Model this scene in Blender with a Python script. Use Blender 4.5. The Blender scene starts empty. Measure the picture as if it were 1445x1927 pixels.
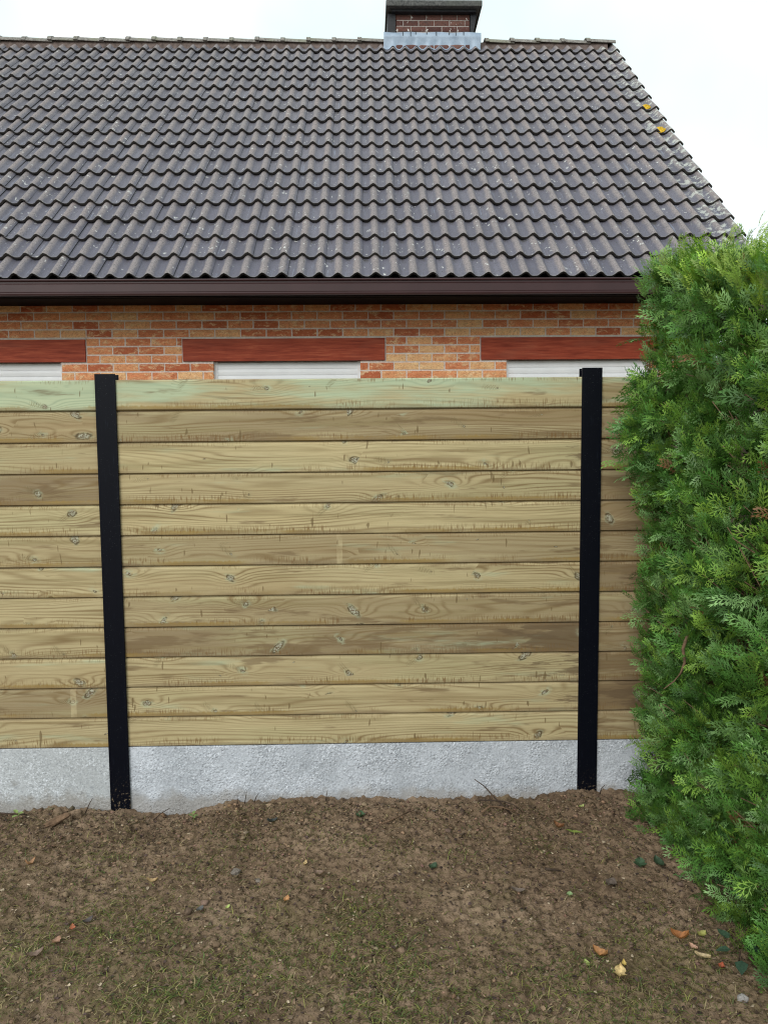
import bpy, math, random
import numpy as np
from mathutils import Vector, Matrix, Euler

random.seed(11)
RNG = np.random.default_rng(11)
scene = bpy.context.scene
COL = scene.collection
R = math.radians

# ------------------------------------------------------------------ camera, sky, sun, exposure
cam_data = bpy.data.cameras.new('camera')
cam = bpy.data.objects.new('camera', cam_data)
COL.objects.link(cam)
cam_data.sensor_fit = 'HORIZONTAL'
cam_data.sensor_width = 36.0
cam_data.lens = 36.05
cam_data.clip_start = 0.05
cam_data.clip_end = 1000.0
p_, r_ = R(4.6), R(-0.48)
fw = Vector((0, math.cos(p_), -math.sin(p_)))
rt = Vector((1, 0, 0))
up = rt.cross(fw)
rx = rt * math.cos(r_) + up * math.sin(r_)
ux = up * math.cos(r_) - rt * math.sin(r_)
# image x axis must rise to the right: the camera is rolled a little clockwise
M = Matrix(((rx.x, ux.x, -fw.x), (rx.y, ux.y, -fw.y), (rx.z, ux.z, -fw.z)))
cam.matrix_world = Matrix.Translation((0, 0, 1.61)) @ M.to_4x4()
scene.camera = cam

SUN_ELEV, SUN_AZ = 34.0, 205.0            # azimuth clockwise from +Y: behind the camera, a little to the left
world = bpy.data.worlds.new('World')
scene.world = world
world.use_nodes = True
wt = world.node_tree
wt.nodes.clear()
w_out = wt.nodes.new('ShaderNodeOutputWorld')
w_bg = wt.nodes.new('ShaderNodeBackground')
w_sky = wt.nodes.new('ShaderNodeTexSky')
w_sky.sky_type = 'NISHITA'
w_sky.sun_disc = False
w_sky.sun_elevation = R(SUN_ELEV)
w_sky.sun_rotation = R(SUN_AZ)
w_tc = wt.nodes.new('ShaderNodeTexCoord')
w_no = wt.nodes.new('ShaderNodeTexNoise')
w_no.inputs['Scale'].default_value = 2.2
w_no.inputs['Detail'].default_value = 4
w_rp = wt.nodes.new('ShaderNodeValToRGB')
w_rp.color_ramp.elements[0].position = 0.46
w_rp.color_ramp.elements[0].color = (4.9, 5.8, 5.7, 1)
w_rp.color_ramp.elements[1].position = 0.72
w_rp.color_ramp.elements[1].color = (7.2, 7.35, 7.35, 1)
w_mx = wt.nodes.new('ShaderNodeMix')
w_mx.data_type = 'RGBA'
w_mx.inputs['Factor'].default_value = 0.93
wt.links.new(w_tc.outputs['Generated'], w_no.inputs['Vector'])
wt.links.new(w_no.outputs['Fac'], w_rp.inputs['Fac'])
wt.links.new(w_sky.outputs['Color'], w_mx.inputs['A'])
wt.links.new(w_rp.outputs['Color'], w_mx.inputs['B'])
wt.links.new(w_mx.outputs['Result'], w_bg.inputs['Color'])
w_bg.inputs['Strength'].default_value = 0.13
wt.links.new(w_bg.outputs['Background'], w_out.inputs['Surface'])

sun_data = bpy.data.lights.new('sun', 'SUN')
sun_data.energy = 1.5
sun_data.angle = R(40)
sun_data.color = (1.0, 0.97, 0.93)
sun = bpy.data.objects.new('sun', sun_data)
COL.objects.link(sun)
az, el = R(SUN_AZ), R(SUN_ELEV)
sun_dir = Vector((math.sin(az) * math.cos(el), math.cos(az) * math.cos(el), math.sin(el)))
sun.rotation_euler = sun_dir.to_track_quat('Z', 'Y').to_euler()
sun.location = (-3, -6, 9)

vs = scene.view_settings
vs.view_transform = 'Standard'
vs.look = 'None'
vs.gamma = 1.0
vs.exposure = 0.5
vs.use_curve_mapping = False

# ------------------------------------------------------------------ node helpers
class NT:
    def __init__(self, name, rough=0.7, spec=0.3):
        self.m = bpy.data.materials.new(name)
        self.m.use_nodes = True
        self.t = self.m.node_tree
        self.p = self.t.nodes['Principled BSDF']
        self.p.inputs['Roughness'].default_value = rough
        self.p.inputs['Specular IOR Level'].default_value = spec
    def set(self, sock, v):
        if hasattr(v, 'is_output'):
            self.t.links.new(v, sock)
        elif v is not None:
            if isinstance(v, tuple) and sock.type == 'RGBA' and len(v) == 3:
                v = v + (1.0,)
            sock.default_value = v
    def m1(self, op, a, b=None, c=None, clamp=False):
        n = self.t.nodes.new('ShaderNodeMath')
        n.operation = op
        n.use_clamp = clamp
        self.set(n.inputs[0], a)
        if b is not None: self.set(n.inputs[1], b)
        if c is not None: self.set(n.inputs[2], c)
        return n.outputs[0]
    def add(self, a, b): return self.m1('ADD', a, b)
    def sub(self, a, b): return self.m1('SUBTRACT', a, b)
    def mul(self, a, b): return self.m1('MULTIPLY', a, b)
    def step(self, v, lo, hi, o0=0.0, o1=1.0):
        n = self.t.nodes.new('ShaderNodeMapRange')
        n.interpolation_type = 'SMOOTHSTEP'
        self.set(n.inputs['Value'], v)
        n.inputs['From Min'].default_value = lo
        n.inputs['From Max'].default_value = hi
        n.inputs['To Min'].default_value = o0
        n.inputs['To Max'].default_value = o1
        return n.outputs['Result']
    def mix(self, f, a, b, blend='MIX'):
        n = self.t.nodes.new('ShaderNodeMix')
        n.data_type = 'RGBA'
        n.blend_type = blend
        self.set(n.inputs['Factor'], f)
        self.set(n.inputs['A'], a)
        self.set(n.inputs['B'], b)
        return n.outputs['Result']
    def ramp(self, v, stops):
        n = self.t.nodes.new('ShaderNodeValToRGB')
        cr = n.color_ramp
        while len(cr.elements) < len(stops): cr.elements.new(0.5)
        for e, (pos, c) in zip(cr.elements, stops):
            e.position = pos
            e.color = c + (1.0,)
        self.set(n.inputs['Fac'], v)
        return n.outputs['Color']
    def coord(self, kind='Object'):
        n = self.t.nodes.new('ShaderNodeTexCoord')
        return n.outputs[kind]
    def pos(self):
        return self.t.nodes.new('ShaderNodeNewGeometry').outputs['Position']
    def rnd(self):
        return self.t.nodes.new('ShaderNodeObjectInfo').outputs['Random']
    def sep(self, v):
        n = self.t.nodes.new('ShaderNodeSeparateXYZ')
        self.set(n.inputs[0], v)
        return n.outputs[0], n.outputs[1], n.outputs[2]
    def xyz(self, x, y, z=0.0):
        n = self.t.nodes.new('ShaderNodeCombineXYZ')
        for s, v in zip(n.inputs, (x, y, z)): self.set(s, v)
        return n.outputs[0]
    def noise(self, vec, scale=1.0, detail=3.0, rough=0.5, dist=0.0, color=False):
        n = self.t.nodes.new('ShaderNodeTexNoise')
        self.set(n.inputs['Vector'], vec)
        n.inputs['Scale'].default_value = scale
        n.inputs['Detail'].default_value = detail
        n.inputs['Roughness'].default_value = rough
        n.inputs['Distortion'].default_value = dist
        return n.outputs['Color' if color else 'Fac']
    def vor(self, vec, scale=1.0, out='Distance', feature='F1', rand=1.0):
        n = self.t.nodes.new('ShaderNodeTexVoronoi')
        n.feature = feature
        self.set(n.inputs['Vector'], vec)
        n.inputs['Scale'].default_value = scale
        n.inputs['Randomness'].default_value = rand
        return n.outputs[out]
    def attr(self, name, kind='GEOMETRY', out='Fac'):
        n = self.t.nodes.new('ShaderNodeAttribute')
        n.attribute_type = kind
        n.attribute_name = name
        return n.outputs[out]
    def bump(self, h, strength=0.5, dist=0.01):
        n = self.t.nodes.new('ShaderNodeBump')
        n.inputs['Strength'].default_value = strength
        n.inputs['Distance'].default_value = dist
        self.set(n.inputs['Height'], h)
        self.t.links.new(n.outputs[0], self.p.inputs['Normal'])
    def base(self, v): self.set(self.p.inputs['Base Color'], v)
    def rough(self, v): self.set(self.p.inputs['Roughness'], v)

def plain(name, c, rough=0.6, spec=0.3, var=0.15, scale=30.0, bump=0.0):
    n = NT(name, rough, spec)
    f = n.noise(n.coord(), scale, 4)
    lo = tuple(x * (1 - var) for x in c)
    hi = tuple(min(1, x * (1 + var)) for x in c)
    n.base(n.ramp(f, [(0.3, lo), (0.7, hi)]))
    if bump: n.bump(f, bump, 0.004)
    return n.m

# ------------------------------------------------------------------ materials
def wood_mat():
    n = NT('treated_pine', 0.72, 0.2)
    x, y, z = n.sep(n.coord())
    seed = n.attr('seed', 'OBJECT')
    tone = n.attr('tone', 'OBJECT')
    mint = n.attr('mint', 'OBJECT')
    wet_shade = n.attr('wet_shade', 'OBJECT')
    band = n.attr('band', 'OBJECT')
    damp = n.attr('damp', 'OBJECT')
    u = n.add(x, n.mul(seed, 7.13))
    v = n.add(z, n.mul(seed, 3.71))
    # knots: one feature point per cell, real distances to it
    vp = n.vor(n.xyz(n.mul(u, 2.6), n.mul(v, 7.5)), 1.0, 'Position')
    px, py, _ = n.sep(vp)
    dx = n.sub(n.m1('DIVIDE', px, 2.6), u)
    dz = n.sub(n.m1('DIVIDE', py, 7.5), v)
    wob = n.sub(n.noise(n.xyz(n.mul(u, 40), n.mul(v, 40)), 1, 2), 0.5)
    kcol = n.vor(n.xyz(n.mul(u, 2.6), n.mul(v, 7.5)), 1.0, 'Color')
    kr, kg, kb = n.sep(kcol)
    ang = n.mul(n.sub(kg, 0.5), 2.4)
    ca, sa = n.m1('COSINE', ang), n.m1('SINE', ang)
    dxw = n.add(dx, n.mul(wob, 0.016))
    dzw = n.add(dz, n.mul(wob, 0.010))
    ea = n.add(n.mul(dxw, ca), n.mul(dzw, sa))
    eb = n.sub(n.mul(dzw, ca), n.mul(dxw, sa))
    d2x = n.mul(dx, dx)
    d2z = n.mul(dz, dz)
    aspect = n.add(0.14, n.mul(kb, 0.8))
    ksz = n.add(0.12, n.m1('POWER', kr, 1.8))
    rk0 = n.m1('SQRT', n.add(n.mul(n.mul(ea, ea), aspect), n.mul(n.mul(eb, eb), 1.3)))
    rk = n.m1('DIVIDE', rk0, ksz)
    e = n.m1('EXPONENT', n.mul(n.add(n.mul(d2x, 1 / .0060), n.mul(d2z, 1 / .0010)), -1.0))
    hill = n.noise(n.xyz(n.mul(u, 0.75), n.mul(v, 7.5)), 1, 1.5, 0.45)
    fine = n.noise(n.xyz(n.mul(u, 3.5), n.mul(v, 60)), 1, 2)
    ph = n.add(n.add(n.mul(v, 330), n.mul(hill, 74)), n.add(n.mul(e, n.mul(n.step(kr, 0.2, 0.7), 17)), n.mul(fine, 2.2)))
    ring = n.add(n.mul(n.m1('SINE', ph), 0.5), 0.5)
    late = n.m1('POWER', ring, 2.6)
    gvis = n.step(n.noise(n.xyz(n.mul(u, 1.3), n.mul(v, 12)), 1, 3), 0.32, 0.7, 0.15, 1.0)
    pale = n.mix(n.noise(n.xyz(n.mul(u, 1.6), n.mul(v, 9)), 1, 3), (0.50, 0.395, 0.205), (0.57, 0.495, 0.295))
    brown = n.mix(n.noise(n.xyz(n.mul(u, 2.2), n.mul(v, 11)), 1, 3), (0.19, 0.135, 0.075), (0.31, 0.24, 0.145))
    c = n.mix(tone, pale, brown)
    lf = n.noise(n.xyz(n.mul(u, 0.8), n.mul(v, 6), 7.7), 1, 3, 0.55)
    c = n.mix(n.step(lf, 0.52, 0.72, 0, 0.55), c, (0.42, 0.39, 0.215))
    c = n.mix(n.step(lf, 0.46, 0.28, 0, 0.45), c, (0.30, 0.20, 0.10))
    # long soft streaks of olive and of brown
    st = n.noise(n.xyz(n.mul(u, 0.9), n.mul(v, 26)), 1, 4, 0.6)
    c = n.mix(n.step(st, 0.5, 0.68, 0, 0.7), c, (0.26, 0.205, 0.10))
    c = n.mix(n.step(st, 0.46, 0.3, 0, 0.4), c, (0.60, 0.52, 0.30))
    c = n.mix(n.mul(n.mul(late, gvis), 0.85), c, (0.185, 0.12, 0.052))
    fib = n.noise(n.xyz(n.mul(u, 9), n.mul(v, 420)), 1, 2)
    c = n.mix(n.step(fib, 0.35, 0.75, 0.0, 0.38), c, (0.26, 0.19, 0.09))
    # copper green from the treatment
    mn = n.noise(n.xyz(n.mul(u, 1.7), n.mul(v, 13), 4.4), 1, 4, 0.6)
    c = n.mix(n.mul(n.step(n.add(mn, n.mul(mint, 0.28)), 0.60, 0.86), 0.55), c, (0.40, 0.56, 0.40))
    # brown wet patches
    wn = n.noise(n.xyz(n.mul(u, 2.4), n.mul(v, 16), 9.1), 1, 4, 0.65)
    c = n.mix(n.mul(n.step(n.add(wn, n.mul(wet_shade, 0.22)), 0.62, 0.72), 0.62), c, (0.155, 0.10, 0.05))  # on the right bay this also paints in the hedge's shade
    dmp = n.add(n.sub(x, damp), n.mul(n.sub(n.noise(n.xyz(n.mul(u, 5), n.mul(v, 34), 3.3), 1, 4, 0.65), 0.5), 1.1))
    c = n.mix(n.step(dmp, -0.02, 0.10, 0, 0.72), c, (0.12, 0.08, 0.045))
    # knots: greenish halo, dark ring, pale core
    halo = n.step(rk0, 0.030, 0.008)
    hv = n.step(n.noise(n.xyz(n.mul(u, 26), n.mul(v, 55)), 1, 3, 0.65), 0.40, 0.60)
    c = n.mix(n.mul(n.mul(n.mul(halo, hv), n.step(kr, 0.25, 0.6)), 0.7), c, (0.40, 0.45, 0.31))
    rv = n.step(n.noise(n.xyz(n.mul(u, 48), n.mul(v, 48)), 1, 2), 0.38, 0.58, 0.25, 0.95)
    rg = n.mul(n.step(rk, 0.0110, 0.0150), n.step(rk, 0.0230, 0.0165))
    c = n.mix(n.mul(rg, rv), c, (0.085, 0.060, 0.030))
    kc = n.noise(n.xyz(n.mul(u, 110), n.mul(v, 150)), 1, 3)
    core = n.mix(n.step(kc, 0.40, 0.6), (0.12, 0.085, 0.05), (0.39, 0.38, 0.29))
    c = n.mix(n.step(rk, 0.0150, 0.0105, 0, 0.92), c, core)
    # a second, rarer kind: fine fan of lines where a branch was cut along its length
    fan = n.mul(n.step(n.m1('ABSOLUTE', n.sub(ea, 0.03)), 0.05, 0.02), n.step(n.m1('ABSOLUTE', eb), 0.016, 0.006))
    fan = n.mul(fan, n.step(kb, 0.45, 0.55))
    fl_ = n.step(n.m1('SINE', n.add(n.mul(ea, 900), n.mul(eb, 500))), -0.2, 0.8)
    c = n.mix(n.mul(n.mul(fan, fl_), 0.65), c, (0.16, 0.125, 0.06))
    # short upright roller ticks in broken groups, mostly along the lower edge
    tk = n.noise(n.xyz(n.mul(u, 210), n.mul(v, 22)), 1, 1.5)
    grp = n.step(n.noise(n.xyz(n.mul(u, 3.1), n.mul(v, 5), 2.7), 1, 2), 0.44, 0.56)
    zone = n.m1('MAXIMUM', n.step(z, 0.052, 0.018), n.mul(n.step(z, 0.112, 0.128), 0.7))
    tick = n.mul(n.mul(n.step(tk, 0.53, 0.62), grp), zone)
    c = n.mix(n.mul(tick, 0.8), c, (0.17, 0.095, 0.035))
    sp = n.noise(n.xyz(n.mul(u, 60), n.mul(v, 12), 6.6), 1, 1)
    c = n.mix(n.step(sp, 0.725, 0.77, 0, 0.7), c, (0.13, 0.085, 0.035))
    # mustard dirt where the boards were stacked
    dn = n.noise(n.xyz(n.mul(u, 2.0), n.mul(v, 3), 8.3), 1, 3)
    dz_edge = n.add(z, n.mul(n.noise(n.xyz(n.mul(u, 70), 0.0, 1.0), 1, 2), -0.022))
    c = n.mix(n.mul(n.mul(n.step(dz_edge, 0.013, 0.003), n.step(dn, 0.45, 0.6)), 0.75), c, (0.27, 0.175, 0.05))
    ed = n.m1('MAXIMUM', n.step(n.add(z, n.mul(n.noise(n.xyz(n.mul(u, 5), n.mul(v, 40), 5.0), 1, 4, 0.6), -0.055)), -0.008, -0.026),
              n.step(n.add(z, n.mul(n.noise(n.xyz(n.mul(u, 4), n.mul(v, 40), 2.0), 1, 4, 0.6), 0.05)), 0.152, 0.166))
    c = n.mix(n.mul(ed, 0.5), c, (0.20, 0.145, 0.085))
    # pale sticker stripe
    bd = n.m1('ABSOLUTE', n.sub(x, band))
    bs = n.step(n.add(bd, n.mul(wob, 0.006)), 0.015, 0.011)
    c = n.mix(n.mul(bs, n.step(n.noise(n.xyz(n.mul(u, 30), n.mul(v, 20)), 1, 3), 0.3, 0.65, 0.05, 0.38)), c, (0.62, 0.52, 0.31))
    n.base(c)
    n.bump(n.add(n.mul(late, -0.35), n.add(n.mul(fib, 0.5), n.mul(n.step(rk, 0.02, 0.008), 0.4))), 0.35, 0.0012)
    return n.m

def concrete_mat():
    n = NT('cast_concrete', 0.85, 0.2)
    co = n.coord()
    x, y, z = n.sep(co)
    seed = n.attr('seed', 'OBJECT')
    off = n.xyz(n.add(x, n.mul(seed, 5.3)), y, z)
    smooth = n.attr('smooth', 'OBJECT')
    a = n.noise(off, 5.0, 5, 0.65)
    b = n.noise(off, 105, 3, 0.65, 0.6)
    cc = n.vor(off, 85, 'Distance')
    c = n.ramp(a, [(0.3, (0.35, 0.372, 0.405)), (0.7, (0.53, 0.555, 0.605))])
    c = n.mix(n.mul(smooth, 0.55), c, (0.40, 0.41, 0.40))
    c = n.mix(n.mul(n.step(b, 0.52, 0.64, 0, 0.75), n.step(n.noise(off, 7, 4, 0.65), 0.40, 0.62, 0.35, 1.0)), c, (0.74, 0.77, 0.83))
    c = n.mix(n.step(b, 0.46, 0.34, 0, 0.6), c, (0.22, 0.23, 0.26))
    # soil splashed up the foot
    zz = n.add(z, n.mul(n.noise(off, 11, 5, 0.65), -0.20))
    c = n.mix(n.step(zz, -0.05, -0.12, 0, 0.6), c, (0.24, 0.21, 0.175))
    sm = n.noise(off, 5.5, 3, 0.6)
    c = n.mix(n.mul(n.step(sm, 0.66, 0.72), n.step(z, 0.13, 0.05, 0, 0.7)), c, (0.16, 0.14, 0.12))
    n.base(c)
    h = n.add(n.mul(b, 1.0), n.mul(n.step(cc, 0.1, 0.6), 0.5))
    patch = n.step(n.noise(off, 7, 4, 0.65), 0.40, 0.62, 0.25, 1.0)
    n.bump(n.mul(n.mul(h, patch), n.step(smooth, 0, 1, 1.0, 0.6)), 0.9, 0.0048)
    return n.m

def post_mat():
    n = NT('black_powder_coat', 0.42, 0.12)
    co = n.coord()
    x, y, z = n.sep(co)
    s = n.noise(co, 260, 2)
    m = n.noise(co, 7, 3)
    c = n.mix(n.mul(n.step(s, 0.67, 0.74), n.step(m, 0.42, 0.6)), (0.0022, 0.0028, 0.0062), (0.16, 0.17, 0.18))
    sc = n.noise(n.xyz(n.mul(x, 90), n.mul(z, 9)), 1, 3)
    c = n.mix(n.step(sc, 0.62, 0.8, 0, 0.25), c, (0.035, 0.045, 0.07))
    dirt = n.noise(co, 75, 4, 0.65)
    c = n.mix(n.mul(n.step(dirt, 0.56, 0.66), n.step(z, 0.13, -0.02)), c, (0.20, 0.15, 0.10))
    n.base(c)
    n.bump(n.noise(co, 900, 1), 0.08, 0.001)
    return n.m

def tile_mat():
    n = NT('weathered_concrete_tile', 0.62, 0.35)
    pos = n.coord('Object')
    wp = n.pos()
    prof = n.attr('prof')
    along = n.attr('along')
    edge = n.attr('edge')
    rnd = n.m1('FRACT', n.add(n.rnd(), n.attr('rnd')))
    x, y, z = n.sep(wp)
    high = n.step(z, 3.2, 6.2)
    big = n.noise(wp, 1.3, 3)
    mid = n.noise(wp, 9, 4, 0.6)
    fin = n.noise(wp, 95, 4, 0.65)
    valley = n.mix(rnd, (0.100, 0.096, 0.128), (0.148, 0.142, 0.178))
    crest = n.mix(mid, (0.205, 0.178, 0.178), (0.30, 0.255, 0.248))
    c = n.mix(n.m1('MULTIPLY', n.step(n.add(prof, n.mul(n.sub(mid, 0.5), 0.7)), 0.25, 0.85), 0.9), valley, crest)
    warm = n.mul(n.step(n.add(n.mul(rnd, 0.5), n.mul(big, 0.6)), 0.45, 0.8), n.step(prof, 0.45, 1.0))
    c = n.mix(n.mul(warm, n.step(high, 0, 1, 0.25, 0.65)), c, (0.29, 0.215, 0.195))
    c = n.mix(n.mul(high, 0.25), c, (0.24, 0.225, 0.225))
    # streaks washed down the valleys
    sx = n.noise(n.xyz(n.mul(x, 55), n.mul(y, 2.5), n.mul(z, 2.5)), 1, 2)
    c = n.mix(n.mul(n.step(sx, 0.6, 0.78), n.step(prof, 0.35, 0.0, 0, 0.6)), c, (0.25, 0.29, 0.38))
    c = n.mix(n.step(fin, 0.46, 0.64, 0, 0.75), c, (0.075, 0.072, 0.078))
    # lichen crusts: small pale rings and flecks
    lv = n.vor(n.xyz(n.mul(x, 1.0), n.mul(y, 1.0), n.mul(z, 1.0)), 6.5, 'Distance')
    lw = n.add(lv, n.mul(n.sub(n.noise(wp, 38, 3), 0.5), 0.22))
    ringm = n.mul(n.step(lw, 0.055, 0.085), n.step(lw, 0.135, 0.105))
    brk = n.step(n.noise(wp, 27, 2), 0.47, 0.55)
    c = n.mix(n.mul(n.mul(ringm, brk), 0.85), c, (0.62, 0.62, 0.60))
    fl = n.noise(n.xyz(n.mul(x, 40), n.mul(y, 22), n.mul(z, 30)), 1, 2)
    flm = n.step(n.noise(wp, 2.6, 3), 0.42, 0.58)
    c = n.mix(n.mul(n.step(fl, 0.67, 0.71), n.mul(flm, 0.85)), c, (0.60, 0.60, 0.57))
    # verge lichen
    vg = n.mul(n.step(x, 2.72, 2.95), n.step(n.noise(wp, 16, 4, 0.65), 0.52, 0.60))
    c = n.mix(n.mul(vg, 0.7), c, (0.50, 0.52, 0.47))
    # dark specks of moss
    ms = n.noise(wp, 46, 2)
    c = n.mix(n.step(ms, 0.71, 0.75, 0, 0.9), c, (0.03, 0.032, 0.02))
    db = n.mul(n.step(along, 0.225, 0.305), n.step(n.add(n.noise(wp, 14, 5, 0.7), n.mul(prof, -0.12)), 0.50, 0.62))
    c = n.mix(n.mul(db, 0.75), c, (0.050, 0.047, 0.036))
    # front edge and lap joints: painted-in shade over dark algae
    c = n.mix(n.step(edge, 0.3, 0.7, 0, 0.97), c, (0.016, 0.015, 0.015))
    c = n.mix(n.mul(n.step(along, 0.02, 0.0), 0.25), c, (0.30, 0.28, 0.25))
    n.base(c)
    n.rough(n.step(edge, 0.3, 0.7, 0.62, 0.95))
    n.bump(n.add(fin, n.mul(mid, 0.4)), 0.55, 0.004)
    return n.m

def brick_mat(name, stops, streak, bumpd=0.004, white=0.0):
    n = NT(name, 0.85, 0.15)
    rnd = n.rnd()
    co = n.coord()
    wp = n.pos()
    x, y, z = n.sep(wp)
    warpn = n.noise(wp, 22, 3)
    f = n.noise(n.xyz(n.mul(x, 14), n.mul(y, 14), n.add(n.mul(z, 48), n.mul(warpn, 3.0))), 1, 4, 0.65)
    c = n.ramp(n.add(n.mul(rnd, 0.62), n.mul(n.noise(n.xyz(n.mul(x, 15), n.mul(y, 15), n.mul(z, 34)), 1, 5, 0.7), 0.46)), stops)
    c = n.mix(n.step(f, 0.50, 0.66, 0, 0.75), c, streak)
    c = n.mix(n.step(f, 0.40, 0.28, 0, 0.55), c, stops[0][1])
    cr = n.noise(n.xyz(n.mul(x, 30), n.mul(y, 30), n.add(n.mul(z, 110), n.mul(warpn, 8.0))), 1, 3, 0.6)
    c = n.mix(n.mul(n.step(n.m1('ABSOLUTE', n.sub(cr, 0.5)), 0.035, 0.010), 0.55), c, tuple(q * 0.55 for q in stops[0][1]))
    if white:
        c = n.mix(n.step(n.noise(wp, 19, 3), 0.655, 0.68, 0, white), c, (0.75, 0.73, 0.70))
    n.base(c)
    n.bump(n.add(f, n.mul(n.noise(wp, 90, 3), 0.4)), 0.9, bumpd)
    return n.m

def attr_mat(name, rough=0.6, spec=0.3, trans=0.0, noise_scale=60, var=0.25):
    n = NT(name, rough, spec)
    c = n.attr('col', out='Color')
    f = n.noise(n.pos(), noise_scale, 3)
    c = n.mix(1.0, c, n.ramp(f, [(0.3, (1 - var,) * 3), (0.7, (1 + var,) * 3)]), 'MULTIPLY')
    n.base(c)
    if trans:
        tr = n.t.nodes.new('ShaderNodeBsdfTranslucent')
        n.t.links.new(n.mix(1.0, c, (1.3, 1.5, 0.6), 'MULTIPLY'), tr.inputs['Color'])
        ms = n.t.nodes.new('ShaderNodeMixShader')
        ms.inputs[0].default_value = trans
        out = n.t.nodes['Material Output']
        n.t.links.new(n.p.outputs[0], ms.inputs[1])
        n.t.links.new(tr.outputs[0], ms.inputs[2])
        n.t.links.new(ms.outputs[0], out.inputs['Surface'])
    return n.m

def soil_mat():
    n = NT('turned_soil', 0.93, 0.12)
    wp = n.pos()
    a = n.noise(wp, 2.2, 4, 0.55)
    b = n.noise(wp, 24, 5, 0.65)
    d = n.noise(wp, 150, 3, 0.6)
    c = n.ramp(a, [(0.3, (0.145, 0.098, 0.063)), (0.5, (0.205, 0.142, 0.094)), (0.72, (0.305, 0.218, 0.150))])
    c = n.mix(n.step(b, 0.56, 0.36, 0, 0.55), c, (0.055, 0.034, 0.021))
    c = n.mix(n.step(b, 0.60, 0.76, 0, 0.4), c, (0.23, 0.165, 0.115))
    c = n.mix(n.step(d, 0.58, 0.74, 0, 0.35), c, (0.045, 0.029, 0.019))
    x, y, z = n.sep(wp)
    mo = n.add(n.noise(n.xyz(x, y, 3.0), 4.2, 5, 0.65), n.step(y, 3.3, 1.9, -0.05, 0.10))
    c = n.mix(n.step(mo, 0.53, 0.70, 0, 0.38), c, (0.125, 0.108, 0.045))
    n.base(c)
    n.bump(n.add(b, n.mul(d, 0.6)), 0.9, 0.010)
    return n.m

MAT = dict(
    wood=wood_mat(), concrete=concrete_mat(), post=post_mat(), tile=tile_mat(), soil=soil_mat(),
    brick=brick_mat('rustic_brick', [(0.26, (0.50, 0.140, 0.066)), (0.50, (0.74, 0.285, 0.135)),
                                     (0.70, (0.80, 0.40, 0.19)), (0.92, (0.87, 0.58, 0.30))], (0.86, 0.62, 0.36), 0.006),
    chimney_brick=brick_mat('dark_chimney_brick', [(0.25, (0.075, 0.035, 0.032)), (0.55, (0.14, 0.065, 0.055)),
                                                   (0.85, (0.20, 0.105, 0.085))], (0.10, 0.07, 0.065), 0.002, 0.8),
    mortar=plain('mortar', (0.70, 0.62, 0.57), 0.9, 0.1, 0.2, 60, 0.4),
    chimney_mortar=plain('pale_mortar', (0.40, 0.36, 0.34), 0.9, 0.1, 0.2, 60, 0.4),
    ridge_mortar=plain('ridge_mortar', (0.13, 0.10, 0.09), 0.9, 0.1, 0.4, 18, 0.5),
    gutter=plain('brown_gutter_plastic', (0.040, 0.0160, 0.0170), 0.34, 0.34, 0.12, 5),
    soffit=plain('dark_soffit_paint', (0.006, 0.005, 0.006), 0.7, 0.1, 0.2, 9),
    shutter=plain('white_shutter_plastic', (0.84, 0.85, 0.87), 0.42, 0.4, 0.05, 6),
    caulk=plain('pale_render', (0.62, 0.56, 0.50), 0.9, 0.1, 0.15, 40),
    slate=plain('dark_slate_cladding', (0.020, 0.021, 0.025), 0.55, 0.3, 0.4, 30, 0.3),
    underlay=plain('roof_underlay', (0.02, 0.019, 0.018), 0.9, 0.1, 0.2, 5),
    bark=plain('brown_bark', (0.15, 0.095, 0.06), 0.9, 0.15, 0.45, 45, 0.6),
    dark_twig=plain('dark_twig_bark', (0.060, 0.042, 0.032), 0.85, 0.15, 0.4, 60, 0.5),
    stone=plain('grey_stone', (0.17, 0.145, 0.125), 0.85, 0.2, 0.3, 60, 0.4),
    foliage=attr_mat('thuja_foliage', 0.46, 0.30, 0.13, 25, 0.22),
    bits=attr_mat('loose_bits', 0.85, 0.15, 0.0, 120, 0.3),
    grass=attr_mat('grass_blades', 0.6, 0.25, 0.25, 40, 0.2),
    leaf=attr_mat('dead_leaf', 0.6, 0.3, 0.15, 130, 0.3),
    lichen=plain('yellow_lichen', (0.50, 0.31, 0.025), 0.9, 0.1, 0.45, 60, 0.8),
)

def lintel_mat():
    n = NT('varnished_red_timber', 0.5, 0.15)
    wp = n.pos()
    x, y, z = n.sep(wp)
    g = n.noise(n.xyz(n.mul(x, 5), n.mul(y, 5), n.mul(z, 60)), 1, 4, 0.6)
    b = n.noise(n.xyz(n.mul(x, 2.2), y, n.mul(z, 9)), 1, 3)
    c = n.ramp(g, [(0.3, (0.215, 0.034, 0.017)), (0.55, (0.35, 0.064, 0.030)), (0.75, (0.47, 0.118, 0.058))])
    c = n.mix(n.step(b, 0.5, 0.7, 0, 0.35), c, (0.32, 0.10, 0.06))
    n.base(c)
    n.bump(g, 0.15, 0.002)
    return n.m

def lead_mat():
    n = NT('blue_grey_lead', 0.5, 0.35)
    wp = n.pos()
    a = n.noise(wp, 9, 4, 0.6)
    n.base(n.ramp(a, [(0.3, (0.24, 0.31, 0.40)), (0.7, (0.39, 0.48, 0.59))]))
    n.bump(n.noise(wp, 25, 2), 0.3, 0.004)
    return n.m

def ridge_mat(name, lo, hi, moss):
    n = NT(name, 0.85, 0.15)
    wp = n.pos()
    a = n.noise(wp, 35, 4, 0.65)
    c = n.ramp(a, [(0.32, lo), (0.66, hi)])
    c = n.mix(n.step(n.noise(wp, 6, 3), 0.5, 0.66, 0, 0.6), c, moss)
    n.base(c)
    n.bump(a, 0.7, 0.006)
    return n.m

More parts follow.
